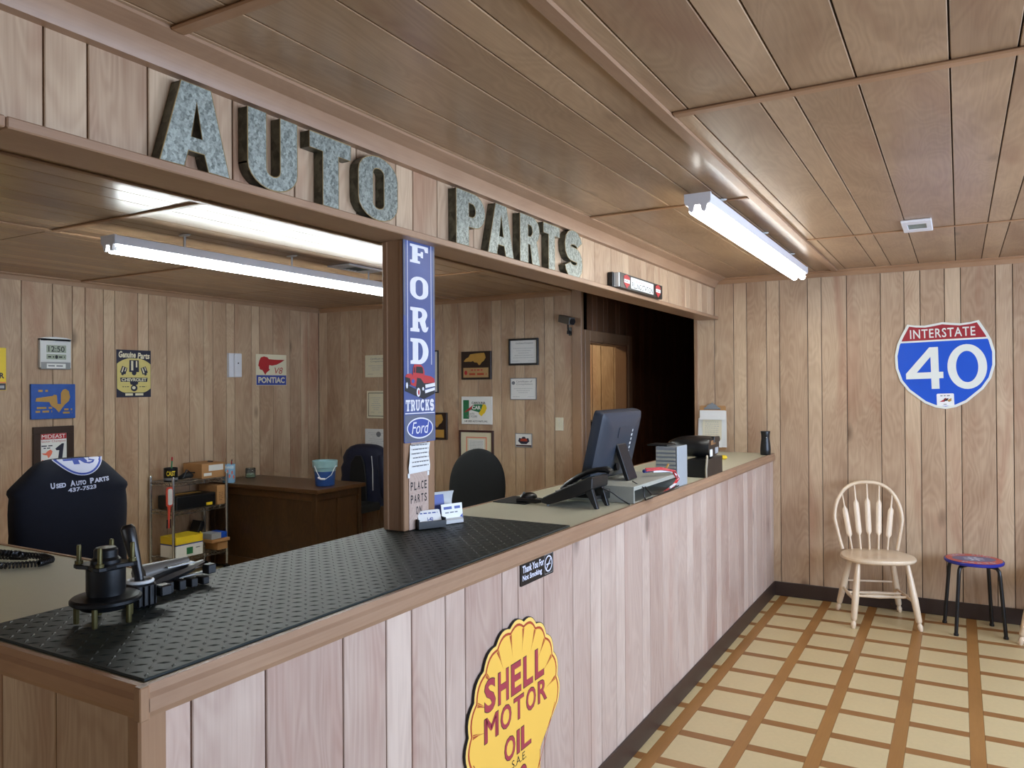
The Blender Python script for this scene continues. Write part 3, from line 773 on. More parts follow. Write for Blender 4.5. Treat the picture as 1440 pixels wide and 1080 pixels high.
flat(mb, ell(.093, .05, .078, .038, 32), .0036, 0); flat(mb, ell(.093, .05, .073, .033, 32), .0038, 1)
put_text(mb, 'Ford', .042, .145, .03, .072, .004, 0, .0, .28)
mb.build('oval_badge', ['tinwhite', 'blueprint'], t, smooth=0)

# taped notice and letter strip lower on the post
t = plate_thing('paper_notice', 'small white printed notice taped to the post under the tall blue sign', 'paper', (-.4735, -3.905, 1.282), RY)
mb = MB(); V = []
for i in range(2):
    for j in range(6): V.append((.004+i*.118-(.006*math.sin(j) if i == 0 else 0), j*.0205-.004*(1-i), .003+.006*math.sin(j*.7+i)**2))
mb.add(V, [(j, 6+j, 7+j, j+1) for j in range(5)])
mb.build('sheet', 'paper', t, smooth=60)
mb = MB()
for k in range(6): lines(mb, .014+.004*(k % 2), .11, .095-.015*k, .0105, 0, .004, k)
mb.build('print', 'greyprint', t, smooth=0)
t = plate_thing('letter_strip', 'upright paper strip reading PLACE PARTS ON taped low on the post', 'sign', (-.4735, -3.90, 1.08), RY)
MB().box(0, .115, 0, .2, .0, .002).build('strip_sheet', M['counterZ'], t, smooth=0)
mb = MB()
for wd, y, x0, x1 in (('PLACE', .138, .006, .108), ('PARTS', .092, .006, .108), ('ON', .049, .036, .078)):
    n = len(wd); stp = (x1-x0)/n
    for k, ch in enumerate(wd): put_text(mb, ch, x0+k*stp+.003, x0+(k+1)*stp-.004, y, y+.03, .0024, 0, .015)
mb.build('lettering', 'blackprint', t, smooth=0)
for x in (-.008, .107): MB().box(x, x+.012, .184, .2, .0022, .003).build('tape', 'paper', t, smooth=0)

# ------------------------------------------------------------------ counter front signs
t = plate_thing('no_smoking_sign', 'small black sign reading Thank You For Not Smoking on the counter front', 'sign', (-.0115, -3.925, .942), RY)
MB().prism(rrect(0, .231, 0, .077, .004), 0, .004).build('plate', 'black', t, smooth=30)
mb = MB(); put_text(mb, 'Thank You For', .012, .16, .04, .064, .0044, 0, .03); put_text(mb, 'Not Smoking', .012, .145, .01, .034, .0044, 0, .03)
ring = arc(.194, .038, .028, .028, 0, 360, 24); inn = arc(.194, .038, .023, .023, 0, 360, 24)
for k in range(24): flat(mb, [ring[k], ring[k+1], inn[k+1], inn[k]], .0044, 0)
flat(mb, stroke([(.177, .021), (.211, .055)], .005), .0046, 0)
flat(mb, [(.178, .034), (.2, .034), (.2, .039), (.178, .039)], .0045, 0); flat(mb, [(.203, .034), (.208, .034), (.208, .039), (.203, .039)], .0045, 0)
flat(mb, stroke([(.204, .043), (.202, .047), (.207, .05)], .0025), .0045, 0)
mb.build('lettering', 'lilac', t, smooth=0)
mb = MB(); 
for a, b in (((.166, .006), (.224, .006)), ((.224, .006), (.224, .07)), ((.224, .07), (.166, .07)), ((.166, .07), (.166, .006))): flatq(mb, [a, b], .0012, .0043, 0)
mb.build('border_line', 'ltgreyprint', t, smooth=0)

t = plate_thing('scallop_oil_sign', 'large yellow scallop-shaped motor oil sign with red lettering on the counter front', 'sign', (-.0115, -3.96, .228), RY)
def scallop(k=1.0, dz=0):
    pts = []; n = 11; c = (0, .30)
    A0, A1 = math.radians(-7), math.radians(187)
    R = lambda a: (.298, .318)
    for i in range(n):
        a0 = A0+(A1-A0)*i/n; a1 = A0+(A1-A0)*(i+1)/n
        for j in range(6):
            f = j/6.0; a = a0+(a1-a0)*f
            b = 1.0+.045*math.sin(PI*f)
            pts.append((c[0]+k*.288*b*math.cos(a), c[1]+k*.308*b*math.sin(a)))
    a = A1; pts.append((c[0]+k*.288*math.cos(a), c[1]+k*.308*math.sin(a)))
    lo = [(-.155, .16)] if k > .97 else [(-.145, .165)]
    return pts, lo
p1, lo = scallop(); 
base = [(-.15, .08), (-.15, 0), (.15, 0), (.15, .08)]
out1 = p1+lo+base+[(.155, .16)]
mb = MB(); me = curve_mesh([out1], .004); mb.mesh(me, 0, Matrix.Translation((0, 0, .005))); mb.build('panel', 'blackprint', t, smooth=0)
mb = MB(); me = curve_mesh([[(x*.993, .3+(y-.3)*.993) for x, y in out1]], 0); mb.mesh(me, 0, Matrix.Translation((0, 0, .0093))); mb.build('pale_edge', 'shellout', t, smooth=0)
p2, lo2 = scallop(.955); inner = p2+[(-.149, .155), (-.144, .006), (.144, .006), (.149, .155)]
mb = MB(); me = curve_mesh([inner], 0); mb.mesh(me, 0, Matrix.Translation((0, 0, .0096))); mb.build('rust_line', 'shellline', t, smooth=0)
p3, lo3 = scallop(.93); inner3 = p3+[(-.145, .152), (-.141, .01), (.141, .01), (.145, .152)]
mb = MB(); me = curve_mesh([inner3], 0); mb.mesh(me, 0, Matrix.Translation((0, 0, .0099)))
mb.build('yellow_face', 'shellyellow', t, smooth=0)
mb = MB()
for i in range(1, 11):
    a = math.radians(-7+194*i/11)
    for da, l in ((-.012, .09), (.008, .15), (.024, .07)):
        q0 = (.266*math.cos(a+da), .3+.286*math.sin(a+da)); q1 = ((.266-l*.5)*math.cos(a+da*.4), .3+(.286-l*.5)*math.sin(a+da*.4))
        flat(mb, [(q0[0]-.002*math.sin(a), q0[1]+.002*math.cos(a)), (q0[0]+.002*math.sin(a), q0[1]-.002*math.cos(a)), q1], .0102, 0)
for q in ([(.26, .27), (.1, .05)], [(-.26, .27), (-.1, .05)], [(.1, .05), (.14, .09)], [(-.1, .05), (-.14, .09)], [(.12, .075), (.145, .12)], [(.105, .03), (.14, .05)]): flat(mb, stroke(q, .003), .0102, 0)
mb.build('rib_marks', 'shellline', t, smooth=0)['kind'] = 'stuff'
def outlined(body, x0, x1, y0, y1, name, bold):
    for wd, mm, z, grow in ((bold+.008, 'blackprint', .0104, .0022), (bold, 'shellred', .0107, 0)):
        mb = MB(); n = len(body); stp = (x1-x0)/n
        ws = {'I': .26, 'M': 1.15}; tot = sum(ws.get(c, 1) for c in body); x = x0
        for c in body:
            wdt = (x1-x0)*ws.get(c, 1)/tot
            [put_text(mb, c, x+wdt*.1-grow+dx, x+wdt*.88+grow+dx, y0-grow, y1+grow, z+abs(dx)*.02, 0, 0.0 if c == 'M' else wd) for dx in ((-.0035, 0, .0035) if c == 'M' else (0,))]; x += wdt
        mb.build(name if mm == 'shellred' else name+'_outline', mm, t, smooth=0)
outlined('SHELL', -.205, .187, .392, .488, 'word_top', .028)
outlined('MOTOR', -.205, .208, .306, .377, 'word_middle', .018)
outlined('OIL', -.092, .095, .2, .272, 'word_oil', .018)
outlined('30', -.06, .062, .09, .15, 'grade_number', .02)
mb = MB(); put_text(mb, 'S.A.E.', -.04, .052, .165, .19, .0104, 0, .0); mb.build('grade_text', 'blackprint', t, smooth=0)

# ------------------------------------------------------------------ highway shield on the far wall
fm = frame((1.134, -.004, 1.416), RX) @ Matrix.Rotation(math.radians(1.6), 4, 'Z')
t = thing('highway_shield_sign', 'red, white and blue INTERSTATE 40 shield sign on the far wall', 'sign', mat=fm)
def shield(k, top=0):
    half = [(0, 0), (.062, .012), (.125, .042), (.225, .13), (.272, .2), (.298, .29), (.3, .38), (.282, .46), (.26, .51), (.215, .595)]
    tp = [(.17, .585), (.11, .58), (.05, .588), (0, .596)]
    R = half+tp; Lh = [(-x, y) for x, y in reversed(R[1:-1])]
    c = (0, .32)
    return [(c[0]+(x-c[0])*k, c[1]+(y-c[1])*k) for x, y in R+Lh]
def catmull(P, n=4):
    out = []; N = len(P)
    for i in range(N):
        p0, p1, p2, p3 = P[i-1], P[i], P[(i+1) % N], P[(i+2) % N]
        for j in range(n):
            f = j/n
            out.append(tuple(.5*((2*p1[d])+(-p0[d]+p2[d])*f+(2*p0[d]-5*p1[d]+4*p2[d]-p3[d])*f*f+(-p0[d]+3*p1[d]-3*p2[d]+p3[d])*f**3) for d in (0, 1)))
    return out
S1 = shield(1.0)
MB().mesh(curve_mesh([S1], .0015), 0, Matrix.Translation((0, 0, .002))).build('plate', 'signwhite', t, smooth=0)
S2 = shield(.945)
def clip(poly, yv, keep_top):
    out = []
    for i in range(len(poly)):
        a, b = poly[i], poly[(i+1) % len(poly)]
        ia = (a[1] >= yv) == keep_top; ib = (b[1] >= yv) == keep_top
        if ia: out.append(a)
        if ia != ib:
            f = (yv-a[1])/(b[1]-a[1]); out.append((a[0]+f*(b[0]-a[0]), yv))
    return out
MB().mesh(curve_mesh([clip(S2, .478, True)]), 0, Matrix.Translation((0, 0, .0039))).build('red_field', 'signred', t, smooth=0)
MB().mesh(curve_mesh([clip(S2, .466, False)]), 0, Matrix.Translation((0, 0, .0039))).build('blue_field', 'signblue', t, smooth=0)
mb = MB(); put_text(mb, 'INTERSTATE', -.2, .192, .492, .555, .0043, 0, .012, spacing=1.12); mb.build('word', 'signwhite', t, smooth=0)
mb = MB()
four = [[(.145-.38, .212), (.0-.08, .212), (.0-.08, .14), (-.032, .14), (-.032, .212), (-.006, .212), (-.006, .256), (-.032, .256), (-.032, .428), (-.085, .428), (-.235, .25)], [(-.08, .256), (-.167, .256), (-.08, .362)]]
mb.mesh(curve_mesh(four), 0, Matrix.Translation((0, 0, .0043)))
zero = [arc(.136, .285, .116, .152, 0, 360, 40)[:-1], arc(.136, .285, .065, .106, 0, 360, 40)[:-1]]
mb.mesh(curve_mesh(zero), 0, Matrix.Translation((0, 0, .0043)))
mb.build('numerals', 'signwhite', t, smooth=0)
mb = MB(); mb.prism(rrect(-.052, .052, .022, .106, .008), .004, .0047, 0)
flat(mb, [(-.036, .05), (-.01, .066), (0, .06), (-.005, .05)], .005, 1); flat(mb, [(-.01, .07), (.02, .074), (.01, .056), (-.006, .054)], .0051, 2); flat(mb, [(.01, .06), (.036, .075), (.036, .056), (.02, .048)], .005, 3)
lines(mb, -.03, .03, .088, .005, 4, .006, 4); lines(mb, -.012, .012, .03, .005, 4, .005, 5)
mb.build('sticker', ['whiteprint', 'red', 'blackprint', 'gold', 'greyprint'], t, smooth=0)
mb = MB()
for y in (.525, .07): mb.cyl((0, y, .004), (0, y, .0065), .006, n=10)
mb.build('bolt', 'signred', t)

# ------------------------------------------------------------------ clipboard on the far wall
t = plate_thing('clipboard', 'wooden clipboard with fanned white papers hanging at the opening edge', 'clipboard', (-.474, -.002, 1.085), RX)
MB().prism(rrect(-.098, .108, 0, .345, .012), 0, .005).build('board', 'cardboard', t, smooth=30)
mb = MB(); mb.prism([(-.065, .318), (.07, .318), (.045, .338), (.03, .352), (.012, .36), (.002, .37), (-.008, .36), (-.026, .352), (-.042, .338)], .006, .013); mb.cyl((-.06, .322, .014), (.066, .322, .014), .007, n=8)
mb.build('clip', 'greyplastic', t, smooth=30, bevel=.001)
def sheet(x0, x1, y0, y1, z0, curl, rot=0, name='sheet', mat='paper'):
    mb = MB(); V = []; N = 7
    for j in range(N):
        f = j/(N-1); y = y1-(y1-y0)*f; z = z0+curl*f*f
        for x in (x0, x1): V.append((x+rot*f, y, z))
    mb.add(V, [(2*j, 2*j+2, 2*j+3, 2*j+1) for j in range(N-1)])
    return mb.build(name, mat, t, smooth=60)
sheet(-.098, .112, .02, .305, .007, .012, .006); sheet(-.106, .1, .05, .245, .012, .02, -.004); sheet(-.095, .105, .235, .308, .014, .03, .006)
sheet(-.07, .08, .08, .235, .022, .014, .0, mat='ivory'); sheet(-.1, .085, .02, .15, .026, .02, .0)
mb = MB()
for k in range(7): lines(mb, -.05, .06, .215-.016*k, .0255+.0022*k, 0, .004, k)
mb.build('print', 'ltgreyprint', t, smooth=0)

# ------------------------------------------------------------------ framed and printed pieces on the office walls
def plaque(name, label, cat, p, right, w_, h_, rim, fmat, face, th=.018, group=None, rot=0):
    fm = frame(p, right) @ Matrix.Rotation(rot, 4, 'Z')
    t = thing(name, label, cat, mat=fm, group=group)
    if rim:
        mb = MB()
        mb.box(0, w_, 0, rim, 0, th).box(0, w_, h_-rim, h_, 0, th).box(0, rim, rim, h_-rim, 0, th).box(w_-rim, w_, rim, h_-rim, 0, th)
        mb.build('frame', fmat, t, smooth=0, bevel=.002)
        MB().box(rim, w_-rim, rim, h_-rim, 0, th*.55).build('print_sheet', face, t, smooth=0)
        return t, th*.55+.0004
    MB().prism([(0, 0), (w_, 0), (w_, h_), (0, h_)], 0, th).build('panel', face, t, smooth=0, bevel=min(.002, th*.3))
    return t, th+.0004
def certificate(t, z, x0, x1, y0, y1, seed, seal=None, head=True, headtext=None, border=None):
    mb = MB(); w_ = x1-x0; h_ = y1-y0
    if border is not None:
        for a, b, c, d in ((x0, x1, y0, y0+.006), (x0, x1, y1-.006, y1), (x0, x0+.006, y0, y1), (x1-.006, x1, y0, y1)): flat(mb, [(a, c), (b, c), (b, d), (a, d)], z, border)
        x0 += w_*.1; x1 -= w_*.1; y0 += h_*.1; y1 -= h_*.1; w_ = x1-x0; h_ = y1-y0
    if headtext:
        n = len(headtext)
        for k, s in enumerate(headtext): put_text(mb, s, x0+w_*.2, x1-w_*.12, y1-h_*(.17+.15*k), y1-h_*(.07+.15*k), z, 0, .0, .2)
        top = .2+.15*n
    else: top = .15
    k = 0; y = y1-h_*top
    while y > y0+h_*.2:
        ind = (.1, .22, .3, .15)[k % 4]*w_; lines(mb, x0+ind, x1-ind, y, z, 1, .0042, seed+k); y -= h_*.105; k += 1
    lines(mb, x0+w_*.05, x0+w_*.35, y0+h_*.08, z, 0, .003, seed); lines(mb, x0+w_*.68, x0+w_*.95, y0+h_*.08, z, 1, .003, seed+2)
    if seal: flat(mb, ell(x0+w_*seal[0], y0+h_*seal[1], seal[2], seal[2]*.9, 12), z, 0)
    mb.build('print', ['greyprint', 'ltgreyprint', 'blackprint', 'gold'], t, smooth=0)
NC = [(0, .34), (.06, .3), (.2, .32), (.34, .3), (.42, .36), (.5, .24), (.62, .22), (.7, 0), (.76, .06), (.82, .24), (.92, .36), (1, .6), (.97, .84), (.93, 1), (.55, .96), (.3, .9), (.22, .66), (.1, .56)]
# far wall, office side
t, z = plaque('award_plaque', 'dark wooden plaque with gold state outline above gold nameplate on the office far wall', 'plaque', (-2.83, -.001, 1.66), RX, .325, .26, 0, None, 'walnut', .022)
mb = MB(); mb.prism([(.03+x*.24, .13+y*.115) for x, y in NC], .022, .0235); mb.build('state_outline', 'gold', t, smooth=0)
MB().box(.025, .3, .018, .108, .022, .0235).build('nameplate', 'tan_plate', t, smooth=0)
mb = MB(); lines(mb, .11, .25, .082, .024, 1, .01, 4); lines(mb, .09, .28, .04, .024, 0, .018, 5); flat(mb, ell(.053, .062, .016, .022, 14), .024, 1)
mb.build('print', ['shellline', 'red'], t, smooth=0)
t, z = plaque('framed_certificate', 'black framed certificate hung highest on the office far wall near the opening', 'certificate', (-2.32, -.001, 1.782), RX, .303, .24, .018, 'black', 'paper')
certificate(t, z, .02, .283, .02, .22, 3, headtext=['Certificate of Completion'])
t, z = plaque('framed_certificate', 'thin-edged Certificate of Completion hanging below the black framed certificate', 'certificate', (-2.308, -.001, 1.472), RX, .268, .196, .006, 'greyprint', 'paper', .01)
certificate(t, z, .012, .256, .012, .186, 9, seal=(.08, .8, .018), headtext=['Certificate of', 'Completion'])
t, z = plaque('recycler_sign', 'white square sign with green, red and yellow state shape on the office far wall', 'sign', (-2.835, -.001, 1.243), RX, .334, .258, 0, None, 'whiteprint', .014)
mb = MB()
flat(mb, [(.02, .05), (.085, .05), (.085, .225), (.02, .225)], z, 0)
flat(mb, [(.035, .115), (.07, .14), (.13, .18), (.12, .15), (.1, .13), (.04, .11)], z+.0002, 1)
flat(mb, [(.1, .135), (.14, .185), (.25, .185), (.2, .11), (.16, .12)], z+.0001, 0)
flat(mb, [(.19, .1), (.22, .075), (.26, .11), (.28, .15), (.27, .18), (.24, .19), (.22, .14)], z+.0003, 2)
put_text(mb, 'CAROLINA', .115, .265, .187, .21, z+.0004, 3, .02); put_text(mb, 'CAR', .118, .215, .138, .172, z+.0005, 4, .04)
put_text(mb, 'AUTO', .09, .145, .088, .106, z+.0005, 5, .01); put_text(mb, 'RECYCLERS', .062, .175, .064, .082, z+.0005, 5, .01)
put_text(mb, 'I-40 USED AUTO PARTS, INC.', .035, .29, .018, .036, z+.0005, 3, .02)
mb.build('print', ['green', 'red', 'yellow', 'blackprint', 'whiteprint', 'greyprint'], t, smooth=0)
t, z = plaque('document_frame', 'dark red-brown framed cream document partly behind the black chair back', 'picture frame', (-2.86, -.001, .905), RX, .372, .282, .018, 'redbrown', 'cream', .022)
mb = MB()
for a, b, c, d in ((.075, .3, .05, .058), (.075, .3, .212, .22), (.075, .083, .05, .22), (.292, .3, .05, .22)): flat(mb, [(a, c), (b, c), (b, d), (a, d)], z, 0)
flat(mb, [(.1, .075), (.275, .075), (.275, .2), (.1, .2)], z, 1)
for k in range(7): lines(mb, .115, .26, .18-.014*k, z+.0003, 2, .004, k+60)
mb.build('print', ['orange', 'paper', 'ltgreyprint'], t, smooth=0)
t, z = plaque('wall_card', 'small white card with dark emblem, lowest on the far wall left of the switch', 'sign', (-2.26, -.001, 1.045), RX, .172, .126, .006, 'silverdk', 'paper', .012)
mb = MB(); flat(mb, [(.03, .055), (.06, .03), (.115, .03), (.145, .055), (.135, .085), (.11, .08), (.1, .095), (.075, .095), (.065, .08), (.04, .085)], z, 0); flat(mb, [(.05, .055), (.125, .055), (.118, .078), (.057, .078)], z+.0003, 1)
flat(mb, [(.008, .008), (.164, .008), (.164, .022), (.008, .022)], z, 2)
mb.build('emblem', ['darknavy', 'shellline', 'redbrown'], t, smooth=0)
t, z = plaque('certificate_sheet', 'topmost of the three pale certificates left of the post', 'certificate', (-4.01, -.001, 1.695), RX, .29, .222, 0, None, 'cream', .006)
certificate(t, z, .02, .27, .015, .21, 20, headtext=['Certificate of', 'Completion'])
t, z = plaque('framed_certificate', 'middle one of the three certificates left of the post, with dark patterned border', 'certificate', (-3.985, -.001, 1.282), RX, .24, .276, 0, None, 'cream', .012)
certificate(t, z, .02, .22, .02, .256, 31, border=2)
t, z = plaque('certificate_sheet', 'lowest of the three pale certificates left of the post, with a bird seal', 'certificate', (-4.015, -.001, .955), RX, .29, .22, 0, None, 'paper', .006)
certificate(t, z, .02, .27, .015, .205, 43, seal=(.62, .8, .03))
t, z = plaque('framed_certificate', 'upright black framed certificate mostly hidden behind the post sign', 'certificate', (-3.36, -.001, 1.535), RX, .26, .408, .012, 'black', 'paper', .014)
t, z = plaque('award_plaque', 'dark plaque with gold state outline half hidden behind the post', 'plaque', (-3.32, -.001, 1.09), RX, .32, .258, 0, None, 'walnut', .022)
mb = MB(); mb.prism([(.03+x*.25, .115+y*.125) for x, y in NC], .022, .0235); mb.build('state_outline', 'gold', t, smooth=0)
MB().box(.03, .29, .02, .095, .022, .0235).build('nameplate', 'gold', t, smooth=0)
t, z = plaque('light_switch', 'cream light switch plate on the far wall beside the opening', 'switch', (-1.856, -.001, 1.203), RX, .078, .115, 0, None, 'ivory', .006)
MB().box(.034, .044, .046, .07, .006, .016).build('toggle', 'ivory', t, smooth=0, bevel=.001)
mb = MB()
for y in (.025, .09): mb.cyl((.039, y, .006), (.039, y, .0075), .004, n=8)
mb.build('screw', 'silver', t)
# security camera
t = thing('security_camera', 'small dark security camera on a bracket high by the opening', 'camera', (-1.7, -.001, 2.06))
MB().box(-.02, .02, -.01, 0, -.03, .04).build('wall_plate', 'black', t, smooth=0, bevel=.002)
MB().tube([(0, -.01, .0), (0, -.05, .0), (0, -.06, .03), (0, -.06, .07)], .008, 8).cyl((.0, -.05, -.02), (.0, -.05, .01), .015, n=8).build('bracket', 'black', t)
TT = Matrix.Translation((-.01, -.075, .1)) @ Matrix.Rotation(math.radians(66), 4, 'Z') @ Matrix.Rotation(math.radians(14), 4, 'X')
MB().box(-.032, .032, -.08, .07, -.03, .034, T=TT).build('body', 'camgrey', t, smooth=0, bevel=.006, seg=2)
MB().cyl((0, -.08, 0), (0, -.094, 0), .026, n=14, T=TT).build('lens', 'black', t)

# left wall pieces (read along +y)
XW = XL+.001
t, z = plaque('wall_clock', 'silver digital wall clock showing 12:50 on the left wall', 'clock', (XW, -2.888, 1.752), RY, .228, .216, 0, None, 'silver', .03)
mb = MB(); mb.prism([(0, .216), (0, .20), (.228, .20), (.228, .216), (.19, .225), (.114, .229), (.04, .225)], 0, .03); mb.build('curved_top', 'silver', t, smooth=30)
MB().box(.004, .224, -.012, .042, .002, .032).build('lower_band', 'silverdk', t, smooth=0, bevel=.003)
MB().prism(rrect(.045, .19, .112, .168, .004), .03, .0312).build('time_display', 'lcd', t, smooth=0)
MB().prism(rrect(.045, .19, .062, .1, .004), .03, .0312).build('date_display', 'lcd', t, smooth=0)
mb = MB(); put_text(mb, '12:50', .058, .178, .118, .16, .0318, 0, .01); flat(mb, ell(.118, .08, .011, .014, 12), .0318, 0); lines(mb, .055, .1, .075, .0318, 0, .01, 3); lines(mb, .135, .18, .075, .0318, 0, .01, 7)
mb.build('digits', 'blackprint', t, smooth=0)
MB().box(.045, .185, -.004, .03, .032, .033).build('label_strip', 'paper', t, smooth=0)
mb = MB(); lines(mb, .055, .175, .008, .0335, 0, .01, 2); mb.build('label_print', 'greyprint', t, smooth=0)
t, z = plaque('blue_plaque', 'blue plaque with gold state outline on the left wall under the clock', 'plaque', (XW, -2.948, 1.372), RY, .326, .258, 0, None, 'plaqueblue', .02)
mb = MB(); k = .02
mb.prism([(.03, .13), (.035, .155), (.11, .165), (.155, .17), (.165, .18), (.185, .175), (.19, .11), (.215, .108), (.215, .19), (.23, .215), (.25, .222), (.275, .205), (.285, .16), (.275, .13), (.245, .105), (.225, .08), (.2, .045), (.175, .075), (.14, .1), (.13, .125)], .02, .0212)
mb.build('state_outline', 'gold', t, smooth=0)
mb = MB(); lines(mb, .05, .12, .2, .0206, 0, .016, 1); lines(mb, .04, .15, .075, .0206, 0, .014, 2); lines(mb, .03, .15, .048, .0206, 0, .014, 3); lines(mb, .24, .3, .06, .0206, 0, .014, 4); lines(mb, .23, .3, .036, .0206, 0, .014, 5)
mb.build('print', 'gold', t, smooth=0)['kind'] = 'stuff'
t, z = plaque('champion_plaque', 'dark wooden frame with red and white number 1 poster, left wall behind the navy jacket', 'plaque', (XW, -2.932, .93), RY, .298, .385, .052, 'darkwood', 'paper', .022)
mb = MB(); flat(mb, [(.053, .29), (.245, .29), (.245, .332), (.053, .332)], z, 0); put_text(mb, 'MIDEAST', .062, .236, .297, .325, z+.0004, 1, .0)
put_text(mb, 'Sector Champion', .06, .238, .262, .284, z, 0, .0); lines(mb, .06, .14, .238, z, 2, .008, 2); lines(mb, .075, .125, .222, z, 2, .007, 3)
flat(mb, [(.06, .19), (.09, .188), (.1, .2), (.125, .215), (.14, .2), (.135, .18), (.12, .16), (.11, .15), (.1, .172), (.075, .178)], z, 3)
flat(mb, [(.16, .218), (.21, .255), (.226, .255), (.21, .12), (.178, .12), (.19, .205), (.17, .205)], z, 2)
put_text(mb, '20', .06, .1, .1, .14, z, 3, .03); flat(mb, [(.055, .055), (.24, .055), (.24, .09), (.055, .08)], z, 2)
mb.build('print', ['red', 'whiteprint', 'darknavy', 'orange'], t, smooth=0)
t, z = plaque('engine_parts_sign', 'navy and khaki tin sign with engine and pistons on the left wall', 'sign', (XW, -2.277, 1.523), RY, .306, .386, 0, None, 'darknavy', .004)
mb = MB()
el = [(x, max(.038, min(.318, y))) for x, y in ell(.153, .172, .2, .15, 60)]
el = [(min(.302, max(.004, x)), y) for x, y in el]
flat(mb, el, z, 0)
put_text(mb, 'Genuine', .018, .168, .322, .374, z+.0004, 1, .035, .15); put_text(mb, 'Parts', .184, .294, .316, .366, z+.0004, 1, .035, .15)
put_text(mb, 'CHEVROLET', .042, .264, .13, .156, z+.0006, 1, .03)
flat(mb, [(.035, .126), (.27, .126), (.275, .16), (.03, .16)], z+.0003, 2)
for (cx, cy, s, r) in ((.153, .245, 1.3, 0), (.06, .215, .75, -.35), (.246, .215, .75, .35)):
    def Q(pts): return [(cx+s*(x*math.cos(r)-y*math.sin(r)), cy+s*(x*math.sin(r)+y*math.cos(r))) for x, y in pts]
    flat(mb, Q([(-.032, .045), (.032, .045), (.034, -.03), (-.034, -.03)]), z+.0003, 2)
    flat(mb, Q([(-.02, .04), (-.006, .04), (-.006, -.02), (-.02, -.02)]), z+.0005, 1); flat(mb, Q([(.012, .04), (.022, .04), (.022, 0), (.012, 0)]), z+.0005, 1)
    flat(mb, Q(ell(0, -.035, .016, .016, 12)), z+.0005, 2)
flat(mb, [(.115, .126), (.19, .126), (.185, .105), (.153, .097), (.12, .105)], z+.0004, 2)
flat(mb, ell(.153, .075, .03, .027, 18), z+.0004, 2); flat(mb, ell(.15, .078, .016, .013, 12), z+.0006, 1)
lines(mb, .05, .11, .083, z+.0004, 2, .006, 4); lines(mb, .2, .26, .083, z+.0004, 2, .006, 8); lines(mb, .075, .235, .014, z, 1, .018, 5)
mb.build('print', ['khaki', 'cream', 'darknavy'], t, smooth=0)
t, z = plaque('alarm_box', 'white wall sensor box with a black dot on the left wall', 'sensor', (XW, -1.19, 1.695), RY, .13, .222, 0, None, 'white', .03)
mb = MB(); mb.prism([(.05, 0), (.13, 0), (.13, .222), (.05, .222)], .03, .055); mb.build('cover', 'white', t, smooth=0, bevel=.006)
MB().cyl((.085, .13, .055), (.085, .13, .0565), .007, n=10).build('dot', 'black', t)
t, z = plaque('profile_tin_sign', 'cream and blue V8 tin sign with red head profile on the left wall', 'sign', (XW, -.85, 1.618), RY, .39, .304, 0, None, 'cream', .004)
mb = MB()
flat(mb, [(.004, .004), (.386, .004), (.386, .1), (.004, .1)], z, 0); put_text(mb, 'PONTIAC', .028, .365, .024, .082, z+.0004, 1, .035)
me = curve_mesh([[(.03, .205), (.028, .19), (.042, .18), (.045, .16), (.06, .152), (.075, .152), (.095, .13), (.115, .102), (.13, .125), (.175, .155), (.16, .165), (.165, .2), (.2, .195), (.26, .205), (.32, .23), (.365, .255), (.26, .254), (.16, .258), (.145, .275), (.1, .283), (.06, .272), (.04, .24)]])
mb.mesh(me, 2, Matrix.Translation((0, 0, z)))
put_text(mb, 'V8', .235, .34, .115, .178, z+.0003, 2, .0, .25)
mb.build('print', ['blueprint', 'cream', 'red'], t, smooth=0)
t, z = plaque('yellow_wall_sign', 'yellow tin sign cut off by the left picture edge', 'sign', (XW, -3.46, 1.585), RY, .35, .302, 0, None, 'yellow', .004)
mb = MB(); flat(mb, [(.003, .003), (.347, .003), (.347, .05), (.003, .05)], z, 0); put_text(mb, 'R', .305, .338, .085, .125, z, 0, .04); flat(mb, [(.003, .052), (.347, .052), (.347, .06), (.003, .06)], z, 1); lines(mb, .29, .345, .015, z+.0003, 2, .02, 4)
mb.build('print', ['darknavy', 'orange', 'ltgreyprint'], t, smooth=0)

# ceiling vents
def vent(label, x0, x1, y0, y1):
    t = thing('ceiling_vent', label, 'vent', ((x0+x1)/2, (y0+y1)/2, CZ-.001))
    a, b = (x1-x0)/2, (y1-y0)/2; mb = MB()
    mb.box(-a, a, -b, -b*.45, -.012, 0).box(-a, a, b*.45, b, -.012, 0).box(-a, -a*.6, -b*.45, b*.45, -.012, 0).box(a*.6, a, -b*.45, b*.45, -.012, 0)
    mb.build('frame', 'white', t, smooth=0, bevel=.003)
    MB().box(-a*.6, a*.6, -b*.45, b*.45, -.004, -.001).build('duct_back', 'greymetal', t, smooth=0)
    for k in range(5):
        y = -b*.38+k*b*.19; TT = Matrix.Translation((0, y, -.008)) @ Matrix.Rotation(.7, 4, 'X')
        MB().box(-a*.6, a*.6, -.006, .006, -.0008, .0008, T=TT).build('louvre', 'greymetal', t, smooth=0)
vent('white ceiling vent with grey louvres above the customer side', .96, 1.1, -1.66, -1.35)
vent('white ceiling vent with dark slots above the office, left of the post', -2.52, -2.32, -2.13, -1.76)

# ------------------------------------------------------------------ things on the counter
ZM = 1.0795; ZL = 1.0705
